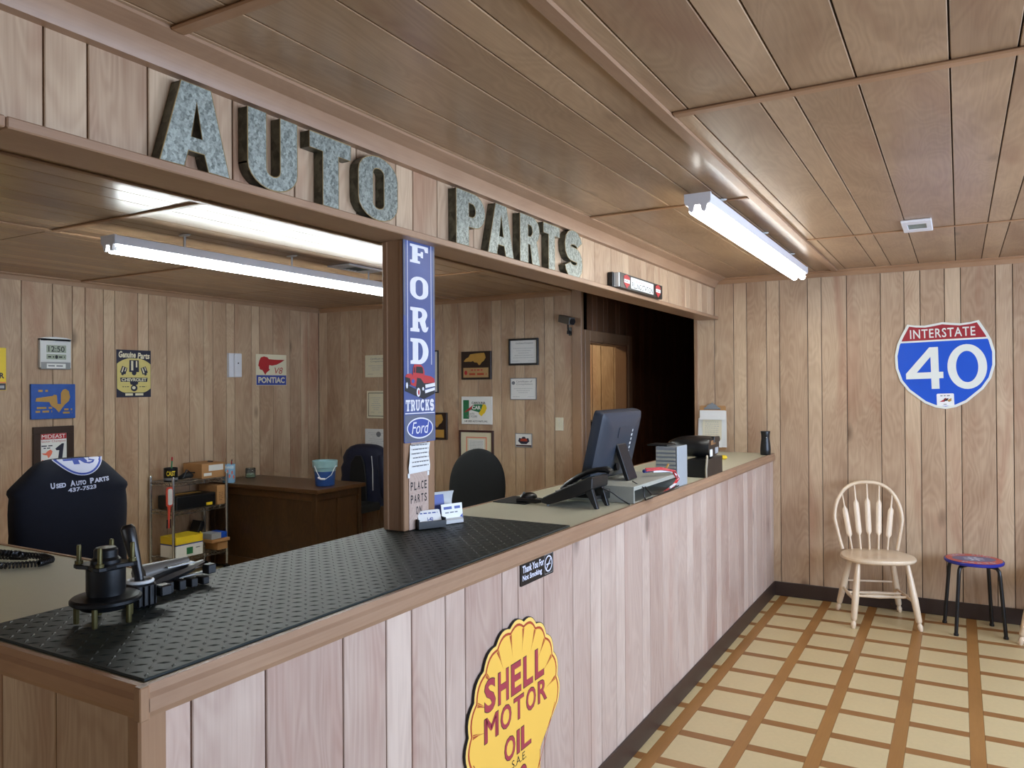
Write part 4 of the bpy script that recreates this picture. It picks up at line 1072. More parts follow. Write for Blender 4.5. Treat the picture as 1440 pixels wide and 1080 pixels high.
# wheel hub
t = thing('wheel_hub', 'oily black wheel hub standing on its studs on the tread mat', 'car part', (-.402, -5.069, ZM))
mb = MB(); mb.lathe([(.03, .03), (.05, .03), (.055, .038), (.067, .041), (.0715, .045), (.0715, .051), (.067, .055), (.04, .058), (.036, .06)], 32); mb.build('flange', 'darksteel', t, smooth=30)
MB().lathe([(.038, .056), (.0385, .064), (.0395, .07), (.0395, .115), (.036, .12)], 28).build('barrel', 'darksteel', t, smooth=30)
mb = MB(); P_ = []
for k in range(4):
    a = PI/4+k*PI/2
    P_ += [(.058*math.cos(a-.22), .058*math.sin(a-.22)), (.064*math.cos(a), .064*math.sin(a)), (.058*math.cos(a+.22), .058*math.sin(a+.22)), (.04*math.cos(a+PI/4), .04*math.sin(a+PI/4))]
mb.prism(P_, .118, .127); mb.build('mounting_plate', 'darksteel', t, smooth=0, bevel=.0015)
MB().lathe([(.03, .126), (.03, .134), (.024, .14), (.024, .155), (.02, .16), (.0, .161)], 24).build('bearing_neck', 'darksteel', t, smooth=30)
for k in range(5):
    a = 2*PI*k/5+.3; x, y = .057*math.cos(a), .057*math.sin(a)
    MB().lathe([(.0055, 0), (.006, .003), (.006, .042), (.009, .042), (.009, .046)], 10, T=Matrix.Translation((x, y, 0))).build('wheel_stud', 'brass', t)
for k in range(4):
    a = PI/4+k*PI/2; x, y = .053*math.cos(a), .053*math.sin(a)
    MB().lathe([(.0085, .127), (.0085, .134), (.005, .134), (.005, .165), (.004, .168)], 10, T=Matrix.Translation((x, y, 0))).build('bolt', 'brass', t)
MB().tube([(-.075, .02, .048), (-.095, .03, .05), (-.098, .05, .052)], .01, 8).build('sensor_stub', 'black', t)
# gear lever
t = thing('gear_lever', 'black gear shift lever with thick grip standing behind the hub', 'car part', (-.447, -4.957, ZM))
mb = MB(); mb.prism([(-.028, -.03), (.026, -.03), (.03, .02), (.012, .034), (-.03, .028)], 0, .052); mb.build('housing', 'black', t, smooth=0, bevel=.004)
for k in range(4): MB().box(.0, .034, -.026+k*.014, -.022+k*.014, .004, .048).build('rib', 'black', t, smooth=0, bevel=.001)
MB().tube([(.027*math.cos(2*PI*k/20), .027*math.sin(2*PI*k/20), .057) for k in range(20)], .0042, 8, closed=True).build('collar_ring', 'silver', t)
MB().tube([(0, 0, .04), (-.002, -.002, .07), (-.01, -.006, .11), (-.018, -.011, .15), (-.024, -.014, .178), (-.026, -.015, .187)], [.011, .011, .0135, .0165, .0175, .011], 12, sc=(1, .9)).build('grip', 'black', t, smooth=60)
MB().box(.02, .05, .02, .05, .02, .045).build('connector', 'black', t, smooth=0, bevel=.003)
# bracket assembly
t = thing('latch_assembly', 'grey and black lever assembly with metal strips lying behind the gear lever', 'car part', (-.505, -4.815, ZM))
mb = MB(); R_ = []
for k in range(7):
    f = k/6; c = Vector((-.045+.01*f, -.075+.13*f, .045+.012*f)); r = .03-.018*f
    R_.append([c+Vector((r*math.cos(a), 0, r*.8*math.sin(a))) for a in [2*PI*j/12 for j in range(12)]])
mb.loft(R_); mb.build('cup', 'camgrey', t, smooth=60)
MB().tube([(-.01, -.08, .02), (-.015, -.02, .03), (-.02, .05, .038), (-.03, .1, .045)], [.024, .022, .016, .008], 8, sc=(.7, 1)).build('body', 'black', t, smooth=40)
for k, (y0, y1, z_) in enumerate(((-.02, .06, .052), (.0, .1, .02), (.04, .11, .036))):
    MB().box(-.02, -.008, y0, y1, z_, z_+.004).build('metal_strip', 'steel', t, smooth=0, bevel=.001)
for k in range(4): MB().box(-.002, .03, -.05+.035*k, -.03+.035*k, .0, .028-.003*k).build('bracket', 'black', t, smooth=0, bevel=.002)
MB().box(.0, .025, .075, .1, .022, .046).build('switch_block', 'black', t, smooth=0, bevel=.002)
# coiled cord
t = thing('coiled_cord', 'black coiled telephone cord in loops on the beige return worktop', 'cord', (-1.2, -4.86, ZL))
def coil(path, R, turns, r):
    pts = []; N = int(turns*8)
    for i in range(N+1):
        f = i/N*(len(path)-1); k = min(int(f), len(path)-2); g = f-k
        p = Vector(path[k]).lerp(Vector(path[k+1]), g); d = (Vector(path[k+1])-Vector(path[k])).normalized()
        s = d.cross(Vector((0, 0, 1))).normalized(); u = Vector((0, 0, 1)); a = 2*PI*i/8
        pts.append(p+R*(math.cos(a)*s+math.sin(a)*u))
    return pts
loop1 = [(-.16, -.04, .011), (-.05, -.075, .011), (.05, -.03, .011), (.1, .03, .011), (.09, .075, .013), (.05, .07, .018), (-.02, .03, .025), (-.14, .0, .022)]
loop2 = [(-.15, .01, .012), (-.06, .04, .012), (-.01, .055, .014), (.0, .03, .028), (-.08, -.01, .033), (-.17, -.02, .03)]
MB().tube(coil(loop1, .008, 60, .002), .0028, 5).build('cord_loop', 'black', t, smooth=60)
MB().tube(coil(loop2, .008, 40, .002), .0028, 5).build('cord_loop', 'black', t, smooth=60)
# card holders
t = thing('card_holder', 'black card holder with white appointment cards on the mat by the post', 'card holder', (-.452, -3.81, ZM), math.radians(62))
mb = MB(); mb.box(-.055, .055, -.03, .03, 0, .006).box(-.055, .055, -.032, -.027, 0, .026).box(-.055, -.05, -.03, .03, 0, .034).box(.05, .055, -.03, .03, 0, .034).box(-.055, .055, .026, .031, 0, .05)
mb.build('holder', 'black', t, smooth=0, bevel=.001)
for k in range(3):
    TT = Matrix.Translation((0, -.016+.006*k, .012)) @ Matrix.Rotation(math.radians(62), 4, 'X')
    MB().box(-.045, .045, 0, .052, 0, .0025, T=TT).build('card', 'whiteprint', t, smooth=0)
    if k == 0:
        mb = MB(); put_text(mb, 'I-40', -.01, .012, .012, .026, .0029, 0, .02, warp=lambda x, y, z: TT @ Vector((x, y, z))); 
        mb2 = MB(); lines(mb2, -.035, .035, .04, .0029, 0, .004, 3)
        mb.add([TT @ Vector(p) for p in mb2.v], mb2.f); mb.build('print', 'blueprint', t, smooth=0)
t = thing('brochure_holder', 'curved white brochure stand with blue card, right of the card holder by the post', 'brochure holder', (-.455, -3.695, ZM), math.radians(70))
R_ = []
for a, b in ((-.05, -.05), (.05, .05)):
    R_.append([Vector((a, y, z)) for y, z in ((-.04, 0), (.045, 0), (.05, .03), (.047, .07), (.038, .1), (.03, .112), (.022, .112), (.03, .095), (.036, .07), (.034, .04), (.02, .02), (-.03, .018), (-.04, .012))])
MB().loft(R_).build('stand', 'silver', t, smooth=40)
TT = Matrix.Translation((0, .016, .03)) @ Matrix.Rotation(math.radians(80), 4, 'X')
MB().box(-.048, .005, 0, .075, 0, .002, T=TT).build('blue_brochure', 'blueprint', t, smooth=0)
TT2 = Matrix.Translation((0, -.02, .02)) @ Matrix.Rotation(math.radians(82), 4, 'X')
MB().box(-.035, .06, -.015, .05, 0, .0025, T=TT2).build('card', 'whiteprint', t, smooth=0)
mb = MB(); mb2 = MB(); lines(mb2, -.025, .05, .03, .003, 0, .01, 5); lines(mb2, -.02, .04, .016, .003, 1, .004, 6); flat(mb2, [(.03, -.014), (.059, -.014), (.059, .01)], .003, 0)
for f, m_ in zip(mb2.f, mb2.mi): pass
o_ = len(mb.v); mb.v += [tuple(TT2 @ Vector(p)) for p in mb2.v]; mb.f += mb2.f; mb.mi += mb2.mi
mb.build('print', ['blueprint', 'greyprint'], t, smooth=0)
# desk phone
t = thing('desk_phone', 'black office desk phone tilted on its stand on the beige worktop', 'phone', (-.36, -3.12, ZL))
prof = [(0, .012), (.008, .034), (.03, .045), (.235, .135), (.245, .13), (.243, .085), (.17, .05), (.09, .022), (.04, .006)]
MB().loft([[Vector((x, y, z)) for x, z in prof] for y in (0, .17)]).build('base', 'black', t, smooth=0, bevel=.003)
for y in (.015, .125):
    MB().loft([[Vector((x, yy, z)) for x, z in ((.2, .07), (.235, .085), (.262, 0), (.246, 0), (.215, .05))] for yy in (y, y+.022)]).build('stand_leg', 'black', t, smooth=0, bevel=.002)
MB().box(.215, .232, .037, .125, .03, .045).build('stand_bar', 'black', t, smooth=0, bevel=.002)
mb = MB()
for i in range(4):
    for j in range(3):
        s = math.atan2(.09, .205); x = .06+.028*i; z_ = .045+(x-.03)*math.tan(s)
        mb.box(x-.009, x+.009, .04+.02*j, .055+.02*j, z_, z_+.005)
mb.build('keypad', 'greyplastic', t, smooth=0)
MB().loft([[Vector((x, y, z)) for x, z in ((.15, .101), (.22, .132), (.222, .134), (.152, .104))] for y in (.03, .11)]).build('screen', 'lcd', t, smooth=0)
MB().tube([(.015, .19, .05), (.045, .19, .075), (.09, .19, .107), (.14, .19, .132), (.19, .19, .146), (.23, .19, .148), (.25, .19, .138)], [.018, .02, .016, .015, .016, .02, .016], 10, sc=(.8, 1.3)).build('handset', 'black', t, smooth=60)
MB().box(.02, .235, .165, .215, .02, .062, T=None).build('cradle', 'black', t, smooth=0, bevel=.004)
MB().tube([(.243, .1, .08), (.27, .15, .055), (.3, .19, .02), (.325, .2, .004), (.335, .19, .004)], .003, 6).build('cable', 'black', t, smooth=60)
MB().cyl((.03, .01, 0), (.03, .01, .014), .006, n=8).build('rubber_foot', 'greyplastic', t)
# mouse and pad
t = tag(MB().prism(rrect(-.085, .085, -.1, .1, .01), 0, .003).build('mouse_pad', 'blackmat', smooth=0, loc=(-.515, -3.03, ZL)), 'thin black mouse pad on the beige worktop left of the phone', 'mouse pad')
t = thing('computer_mouse', 'glossy black mouse on the mouse pad left of the phone', 'mouse', (-.475, -3.02, ZL+.003), math.radians(-20))
MB().sphere((0, 0, .012), .03, (1.0, 1.6, .8), 16).build('shell', 'black', t, smooth=60)
MB().box(-.026, .026, -.042, .042, 0, .008).build('base', 'black', t, smooth=0, bevel=.003)
MB().cyl((-.003, -.026, .034), (.003, -.026, .034), .006, n=10).build('scroll_wheel', 'greyplastic', t)
t = thing('cable_bundle', 'short black cable bundle on the worktop between mouse and phone', 'cable', (-.43, -3.1, ZL))
MB().tube([(-.06, .0, .01), (-.03, .012, .012), (0, -.004, .014), (.03, .01, .012), (.05, .03, .01)], [.012, .01, .009, .01, .006], 8).build('bundle', 'black', t, smooth=60)
# riser, monitor
t = thing('monitor_riser', 'grey metal monitor riser box, open toward the customers, with cables inside', 'riser', (-.185, -2.59, ZL))
mb = MB(); mb.box(-.175, .165, -.3, .3, .066, .074).box(-.175, .165, -.3, -.292, 0, .066).box(-.175, .165, .292, .3, 0, .066).box(-.175, -.165, -.292, .292, 0, .066).box(.15, .165, -.292, .292, .056, .066).box(-.165, .165, -.292, .292, 0, .003)
mb.build('box', 'greymetal', t, smooth=0, bevel=.001)
t = thing('cash_drawer_cables', 'red, white and black wires trailing off the riser behind the monitor', 'cable', (-.05, -2.5, ZL))
def wire(name, pts, mat, r=.004): return MB().tube(pts, r, 6).build(name, mat, t, smooth=60)
wire('red_wire', [(-.05, -.02, .105), (-.0, .06, .107), (.03, .14, .092), (.042, .17, .05), (.038, .1, .02), (.038, -.02, .007)], 'wirered', .0042)
wire('red_wire', [(-.06, .0, .112), (-.01, .08, .112), (.032, .17, .09), (.046, .19, .05), (.042, .1, .016)], 'wirered', .004)
wire('white_wire', [(-.03, .02, .098), (.02, .13, .092), (.04, .2, .06), (.042, .15, .03), (.044, .05, .02)], 'white', .006)
wire('blue_wire', [(-.07, .0, .1), (-.05, .05, .102), (-.02, .1, .1)], 'blueprint', .009)
wire('black_wire', [(.038, -.27, .06), (.04, -.2, .02), (.043, -.1, .008), (.044, .05, .01), (.04, .2, .014)], 'black', .004)
wire('black_wire', [(-.02, -.28, .085), (.036, -.29, .06), (.044, -.3, .02), (.046, -.29, .005), (.046, -.2, .004)], 'black', .003)
wire('tan_connector', [(-.01, .13, .085), (.0, .14, .11), (.005, .15, .125)], 'gold', .006)
t = thing('all_in_one_computer', 'black all-in-one computer seen from behind on the grey riser', 'computer', (-.235, -2.645, ZL+.0745))
lean = Matrix.Rotation(math.radians(13), 4, 'Y')
TT = Matrix.Translation((-.03, 0, .012)) @ lean
mb = MB(); rr = [(y, z) for y, z in rrect(-.248, .248, 0, .325, .02, 4)]
def ring(sc_, x, dz=0): return [TT @ Vector((x, y*sc_, .1625+(z-.1625)*sc_+dz)) for y, z in rr]
mb.loft([ring(1, -.012), ring(1, .012), ring(.975, .03), ring(.86, .044), ring(.5, .05)]); mb.build('shell', 'bluegrey', t, smooth=40)
mb = MB(); mb.loft([[TT @ Vector((x, y, z)) for y, z in rrect(-.235, .235, .03, .312, .004)] for x in (-.0135, -.012)]); mb.build('screen', 'black', t, smooth=0)
mb = MB(); mb.loft([[TT @ Vector((x, y, z)) for y, z in rrect(-.06, .06, .2, .255, .012)] for x in (.045, .0525)]); mb.build('cover_plate', 'bluegrey', t, smooth=30)
mb = MB(); mb2 = MB()
for k in range(6): mb.loft([[TT @ Vector((x, y, z)) for y, z in rrect(.108+.004*(k % 2), .124, .12+.021*k, .132+.021*k, .002)] for x in (.046, .0505)])
mb.build('port_labels', 'silver', t, smooth=0)
SR = []
for x, z_ in ((.038, .17), (.062, .168), (.085, .1), (.118, .005), (.112, 0), (.098, .0), (.07, .085)): SR.append((x, z_))
MB().loft([[Vector((x, y, z_)) for x, z_ in SR] for y in (-.055, .055)]).build('stand', 'black', t, smooth=0, bevel=.003)
mb = MB(); fm_ = frame((.0645, -.045, .14), (0, 1, 0), (-.33, 0, .94)); put_text(mb, 'Gateway', 0, .08, 0, .016, .004, 0, .0, warp=lambda x, y, z: fm_ @ Vector((x, y, z))); mb.build('maker_name', 'silver', t, smooth=0)
MB().cyl((.0, 0, .05), (.04, 0, .06), .02, n=10).build('hinge', 'black', t)
# grey sorter box, printer on black box
t = thing('ribbed_grey_unit', 'upright ribbed grey metal unit between the riser and the black printer', 'device', (-.08, -2.19, ZL))
mb = MB(); mb.box(-.062, .048, -.075, .08, .002, .205); mb.build('body', 'greyplastic', t, smooth=0, bevel=.006, seg=2)
for k in range(9): MB().box(-.058, .044, -.079, -.0745, .015+.02*k, .026+.02*k).build('rib', 'greymetal', t, smooth=0, bevel=.001)
MB().box(.048, .056, -.078, .082, 0, .207).build('face_panel', 'panelgrey', t, smooth=0, bevel=.003)
MB().box(-.11, .0, -.07, .06, .206, .214).build('lid_flap', 'black', t, smooth=0, bevel=.002)
t = tag(MB().box(-.055, .055, -.17, .17, 0, .1).build('black_box', 'black', smooth=0, bevel=.003, loc=(-.066, -1.63, ZL)), 'plain black box under the label printer near the counter edge', 'box')
t = thing('label_printer', 'black rounded printer with white stickers lying on the black box', 'printer', (-.075, -1.61, ZL+.1))
R_ = []
for k in range(9):
    f = k/8; x = -.2+.255*f; s = (.5, .75, .9, .97, 1, 1, 1, .97, .86)[k]
    R_.append([Vector((x, .13*s*math.copysign(abs(math.cos(a))**.7, math.cos(a)), .062+.061*s*math.copysign(abs(math.sin(a))**.7, math.sin(a)))) for a in [2*PI*j/20 for j in range(20)]])
MB().loft(R_).build('body', 'black', t, smooth=50)
MB().loft([[Vector((x, y, z_)) for y, z_ in ((-.02, .085), (.105, .085), (.115, .1), (.1, .118), (-.01, .122))] for x in (.04, .062)]).build('front_lip', 'black', t, smooth=0, bevel=.003)
for (a, b, c, d, m_) in ((-.09, -.04, .01, .05, 'paper'), (.02, .08, .02, .055, 'ltgreyprint'), (-.07, .03, .075, .1, 'cardboard2')):
    MB().box(.0555, .0575, a, b, c, d).build('sticker', m_, t, smooth=0)
MB().tube([(.06, -.16, .02), (.07, -.2, -.0), (.068, -.21, -.05), (.066, -.2, -.095)], .006, 8).build('cable', 'tan', t, smooth=60)
t = thing('air_freshener', 'black waisted canister standing at the far end of the counter', 'canister', (-.035, -.16, ZL))
MB().lathe([(.034, 0), (.037, .004), (.038, .04), (.034, .085), (.03, .12), (.031, .15), (.035, .172), (.034, .176), (.028, .174), (.0, .172)], 24).build('body', 'black', t, smooth=40)
MB().sphere((.012, -.03, .136), .009, (1, .6, 1.4), 10).build('recess', 'blackmat', t); MB().sphere((.014, -.034, .131), .004, (1, .6, 1), 8).build('light_dot', 'whiteprint', t)
t = thing('yellow_sponge', 'small yellow scrap lying on the counter behind the printer', 'sponge', (-.215, -.66, ZL))
MB().sphere((0, 0, .016), .024, (1.1, .9, .65), 10).build('lump', 'yellow', t)

# ------------------------------------------------------------------ customer chairs and stool
def lathe_between(p0, p1, prof, n=14):
    p0, p1 = Vector(p0), Vector(p1); d = (p1-p0); L = d.length
    q = d.to_track_quat('Z', 'Y').to_matrix().to_4x4(); T = Matrix.Translation(p0) @ q
    return MB().lathe([(r, z*L) for z, r in prof], n, T=T)
LEGP = [(0, .011), (.03, .015), (.07, .0175), (.1, .013), (.115, .011), (.13, .0165), (.15, .019), (.45, .0225), (.75, .019), (.97, .0145), (1, .013)]
def windsor(label, loc, rz, group=None):
    t = thing('windsor_chair', label, 'chair', loc, rz, group)
    # saddle seat
    out = []
    for k in range(28):
        a = 2*PI*k/28; x = .235*math.cos(a); y = .215*math.sin(a)
        sx = math.copysign(abs(math.cos(a))**.75, math.cos(a)); sy = math.copysign(abs(math.sin(a))**.75, math.sin(a))
        wdt = .235 if sy < 0 else .235-.05*sy
        out.append((wdt*sx, .215*sy))
    def rg(k, z_): return [Vector((x*k, y*k, z_)) for x, y in out]
    MB().loft([rg(.9, .408), rg(.97, .414), rg(1, .425), rg(.985, .437), rg(.93, .442), rg(.5, .434), rg(.1, .432)]).build('seat', 'chairwood', t, smooth=50)
    feet = [(-.205, -.225), (.205, -.225), (-.205, .215), (.205, .215)]; tops = [(-.15, -.14), (.15, -.14), (-.13, .13), (.13, .13)]
    for f, tp in zip(feet, tops): lathe_between((f[0], f[1], 0), (tp[0], tp[1], .415), LEGP).build('leg', 'chairwood', t, smooth=50)
    def mid(i, h): f, tp = feet[i], tops[i]; k = h/.415; return Vector((f[0]+(tp[0]-f[0])*k, f[1]+(tp[1]-f[1])*k, h))
    SP = [(0, .008), (.3, .0105), (.5, .014), (.7, .0105), (1, .008)]
    for i, j in ((0, 2), (1, 3)): lathe_between(mid(i, .17), mid(j, .17), SP, 10).build('side_stretcher', 'chairwood', t, smooth=50)
    for f in (.38, .62):
        a = mid(0, .17).lerp(mid(2, .17), f); b = mid(1, .17).lerp(mid(3, .17), f)
        lathe_between(a, b, SP, 10).build('cross_stretcher', 'chairwood', t, smooth=50)
    lathe_between(mid(2, .22), mid(3, .22), [(0, .006), (.5, .007), (1, .006)], 8).build('rear_stretcher', 'chairwood', t, smooth=50)
    # bow back, leaning
    def bk(x, z_): return Vector((x, .17+.15*(z_-.44), z_))
    pts = []
    for k in range(25):
        a = PI*k/24-PI/2
        s = math.sin(a); c = math.cos(a)
        x = .222*math.copysign(abs(s)**.8, s)
        if abs(s) > .97: pass
        pts.append((x, .645+.255*c))
    left = [(-.178, .438), (-.193, .5), (-.21, .58)]
    path = left+pts+[(-x, z_) for x, z_ in reversed(left)]
    MB().tube([bk(x, z_) for x, z_ in path], .0125, 10, sc=(1, 1.1)).build('bow', 'chairwood', t, smooth=60)
    for k in range(5):
        u = (k-2)/2.0
        xb, xt = u*.115, u*.165
        zt = .645+.255*math.sqrt(max(0, 1-(abs(xt)/.222)**2.2))-.005
        zb = .436; L = zt-zb
        secs = [(0, .007, .007), (.22, .007, .007), (.27, .019, .006), (.3, .019, .006), (.68, .019, .006), (.72, .018, .006), (.77, .0065, .006), (1, .005, .005)]
        R_ = []
        for f, wv, dv in secs:
            c = bk(xb+(xt-xb)*f, zb+L*f)
            R_.append([c+Vector((wv*math.cos(a), dv*math.sin(a), 0)) for a in [2*PI*j/10 for j in range(10)]])
        MB().loft(R_).build('spindle', 'chairwood', t, smooth=45)
    return t
ch = windsor('pale bow-back wooden chair with arrow spindles left of the round stool', (.722, -.325, 0), math.radians(19.5))
c2 = copy_tree(ch); c2.location = (1.805, -.35, 0); c2.rotation_euler = (0, 0, math.radians(-25))
c2['label'] = 'second pale wooden chair at the right picture edge, only a leg showing'
ch['group'] = c2['group'] = 'pale wooden waiting chairs'

t = thing('round_stool', 'low round stool with red and blue printed seat and black steel legs', 'stool', (1.287, -.285, 0), math.radians(14))
MB().lathe([(.15, .438), (.166, .44), (.17, .446), (.17, .456), (.166, .4605), (.0, .461)], 48).build('seat', 'stoolblue', t, smooth=30)
mb = MB(); mb.prism(ell(0, 0, .16, .16, 48), .4608, .4614, 0); mb.build('red_ring', 'stoolred', t, smooth=0)
mb = MB(); flat(mb, ell(0, 0, .125, .085, 40), .4617, 0); mb.build('blue_oval', 'stoolgrey', t, smooth=0)
mb = MB()
for k in range(8):
    a = 2*PI*k/8+.2; flat(mb, stroke([(.02*math.cos(a), .02*math.sin(a)), (.045*math.cos(a+.25), .04*math.sin(a+.25)), (.06*math.cos(a+.05), .058*math.sin(a+.05))], .013), .4621, 0)
flat(mb, ell(0, 0, .026, .026, 18), .4622, 0); flat(mb, ell(0, 0, .013, .013, 14), .4624, 1)
def around(mb, txt_, R, a0, a1, h, z, flip):
    n = len(txt_)
    for k, c in enumerate(txt_):
        if c == ' ': continue
        a = math.radians(a0+(a1-a0)*(k+.5)/n); m3 = MB(); wdt = abs(math.radians(a1-a0))/n*R*.36
        put_text(m3, c, -wdt, wdt, -h/2, h/2, z, 0, .02)
        rt = a-PI/2 if not flip else a+PI/2
        T = Matrix.Translation((R*math.cos(a), R*math.sin(a), 0)) @ Matrix.Rotation(rt, 4, 'Z')
        mb.add([T @ Vector(p) for p in m3.v], m3.f, 0)
around(mb, 'USED AUTO', .132, 150, 30, .03, .4622, False); around(mb, 'PARTS', .132, 225, 315, .03, .4622, True)
mb.build('print', ['lilac', 'stoolgrey'], t, smooth=0)
for k in range(4):
    a = PI/4+k*PI/2; c, s = math.cos(a), math.sin(a)
    pts = [(.07*c, .07*s, .43), (.12*c, .12*s, .43), (.145*c, .145*s, .425), (.158*c, .158*s, .408), (.163*c, .163*s, .38), (.196*c, .196*s, .012)]
    lg = MB().tube(pts, .0115, 10).build('leg', 'black', t, smooth=60)
    MB().cyl((.1965*c, .1965*s, 0), (.1955*c, .1955*s, .014), .0145, n=10).build('rubber_foot', 'black', lg)

# ------------------------------------------------------------------ office chairs and jackets
def office_base(t, h=.44):
    MB().lathe([(.03, .1), (.03, .25), (.022, .25), (.022, h-.06), (.06, h-.05), (.06, h-.03)], 16).build('pedestal', 'black', t)
    for k in range(5):
        a = 2*PI*k/5
        sp = MB().tube([(.02*math.cos(a), .02*math.sin(a), .1), (.3*math.cos(a), .3*math.sin(a), .065)], [.025, .016], 8).build('star_arm', 'black', t)
        MB().cyl((.3*math.cos(a)-.018*math.sin(a), .3*math.sin(a)+.018*math.cos(a), .026), (.3*math.cos(a)+.018*math.sin(a), .3*math.sin(a)-.018*math.cos(a), .026), .026, n=12).build('caster', 'black', sp)
    MB().prism(rrect(-.24, .24, -.23, .23, .09, 5), h-.03, h+.05).build('seat', 'blackfab', t, smooth=30, bevel=.02, seg=2)
def pad_back(t, w_, z0, z1, y, lean, th=.045, mat='blackfab', topr=.5):
    R_ = []; N = 22
    for j in range(N):
        f = 1-(1-j/(N-1))**1.7; z_ = z0+(z1-z0)*f
        if f > .5: k = math.sqrt(max(0, 1-((f-.5)/.5)**2.6))
        elif f < .2: k = .72+.28*math.sqrt(1-((.2-f)/.2)**2)
        else: k = 1
        k = max(k, .05); hw = w_/2*(.86+.14*min(1, f/.5) if f < .5 else 1)*k; tt = th*(.5+.5*k)
        ring = []
        for m_ in range(24):
            a = 2*PI*m_/24; cx = math.copysign(abs(math.cos(a))**.6, math.cos(a)); sy = math.copysign(abs(math.sin(a))**.8, math.sin(a))
            x = hw*cx; ring.append(Vector((x, y+lean*(z_-z0)+tt*sy-.22*x*x/.25*.2, z_)))
        R_.append(ring)
    return MB().loft(R_).build('backrest', mat, t, smooth=50)
t = thing('task_chair', 'black fabric office chair back showing behind the beige counter', 'office chair', (-1.62, -1.72, 0), math.radians(24))
office_base(t); pad_back(t, .4, .56, 1.152, .2, .16)
MB().tube([(0, .0, .41), (0, .22, .43), (0, .29, .5), (0, .3, .72)], .02, 8, sc=(1, 1.6)).build('back_support', 'black', t)
# chair wearing the printed jacket, near left
JZ = math.radians(80)
jc = thing('executive_chair', 'high-backed black office chair under the printed navy jacket', 'office chair', (-2.4-.30*math.sin(JZ), -3.99+.30*math.cos(JZ), 0), JZ+PI)
office_base(jc); pad_back(jc, .46, .55, 1.2, .26, .03, .04)
MB().tube([(0, .0, .41), (0, .26, .43), (0, .32, .5), (0, .315, .75)], .02, 8, sc=(1, 1.6)).build('back_support', 'black', jc)
t = thing('printed_jacket', 'navy jacket with white lettering and emblem draped over a chair back', 'jacket', (-2.4, -3.975, 0), JZ)
ZT = 1.268
prof = [(0, .05), (.004, .1), (.012, .132), (.033, .158), (.068, .19), (.1, .22), (.13, .25), (.146, .257), (.165, .244), (.205, .248), (.26, .25), (.32, .246), (.417, .243), (.5, .245), (.6, .245), (.66, .245)]
def jhw(d):
    for (d0, w0), (d1, w1) in zip(prof[:-1], prof[1:]):
        if d <= d1: return w0+(w1-w0)*(d-d0)/(d1-d0)
    return prof[-1][1]
def jth(d): return .012+.085*(1-math.exp(-d/.045))
NE = 3.4
def jy(x, d):
    h = jhw(d); q = min(.999, abs(x)/h)
    return -jth(d)*(1-q**NE)**(1/NE)
def wr_(x, z_): return .012*noise.noise(Vector((x*5, z_*3.2, 1.7)))+.007*noise.noise(Vector((x*11+z_*6, z_*4, 5.1)))
R_ = []
ds = [0, .003, .008, .016, .028, .045, .065, .09, .115, .135, .15, .17, .2, .24, .29, .34, .4, .46, .52, .58, .64]
for d in ds:
    h = jhw(d); th = jth(d); ring = []
    for m_ in range(72):
        a = 2*PI*m_/72
        cx = math.copysign(abs(math.cos(a))**(2/NE), math.cos(a)); sy = math.copysign(abs(math.sin(a))**(2/NE), math.sin(a))
        x = h*cx; y = th*sy
        k = min(1, d/.05)
        ring.append(Vector((x, y+(wr_(x, d) if sy < 0 else 0)*k-.0, ZT-d)))
    R_.append(ring)
MB().loft(R_).build('cloth', 'navy', t, smooth=70)
def on_jacket(x, y, z):   # y is height
    d = max(.0005, ZT-y); return (x, jy(x, d)+wr_(x, d)*min(1, d/.05)-.003-z, y)
def sheared(body, x0, x1, y0, y1, sl, name):
    mb = MB(); xm = (x0+x1)/2
    put_text(mb, body, x0, x1, y0, y1, 0, 0, .035, warp=lambda x, y, z: on_jacket(x, y+sl*(x-xm), z)); mb.build(name, 'lilac', t, smooth=0)
sl = .0
for wd, a, b in (('U', -.115, -.097), ('SED', -.093, -.052), ('A', -.034, -.013), ('UTO', -.01, .032), ('P', .05, .068), ('ARTS', .071, .142)):
    sheared_big = len(wd) == 1
    mbx = MB(); put_text(mbx, wd, a, b, 1.146, 1.172 if sheared_big else 1.167, 0, 0, .05, warp=lambda x, y, z: on_jacket(x, y+.06*(x-.02), z)); mbx.build('lettering', 'lilac', t, smooth=0)
sheared('437-7523', -.045, .078, 1.12, 1.139, .06, 'phone_number')
def emb(k, dz, mat, name, off):
    mb = MB(); V = []; F = []; nx_, ny_ = 18, 10
    for i in range(nx_+1):
        u = -1+2*i/nx_; x = .028+.112*k*u
        lo = ZT-.008-(.072*k)*(1-abs(u)**2.1)
        for j in range(ny_+1): V.append(on_jacket(x, lo+(ZT-.0035-lo)*j/ny_, off))
    for i in range(nx_):
        for j in range(ny_): a = i*(ny_+1)+j; F.append((a, a+ny_+1, a+ny_+2, a+1))
    mb.add(V, F); mb.build(name, mat, t, smooth=60)
emb(1.0, 0, 'lilac', 'emblem_border', .0005); emb(.95, 0, 'emblue', 'emblem_ring', .0015); emb(.84, 0, 'lilac', 'emblem_face', .0025)
mb = MB(); put_text(mb, '40', -.042, .098, ZT-.03, ZT+.03, .0035, 0, .05, warp=lambda x, y, z: on_jacket(x, min(y, ZT-.0035), z)); mb.build('emblem_number', 'emblue', t, smooth=0)
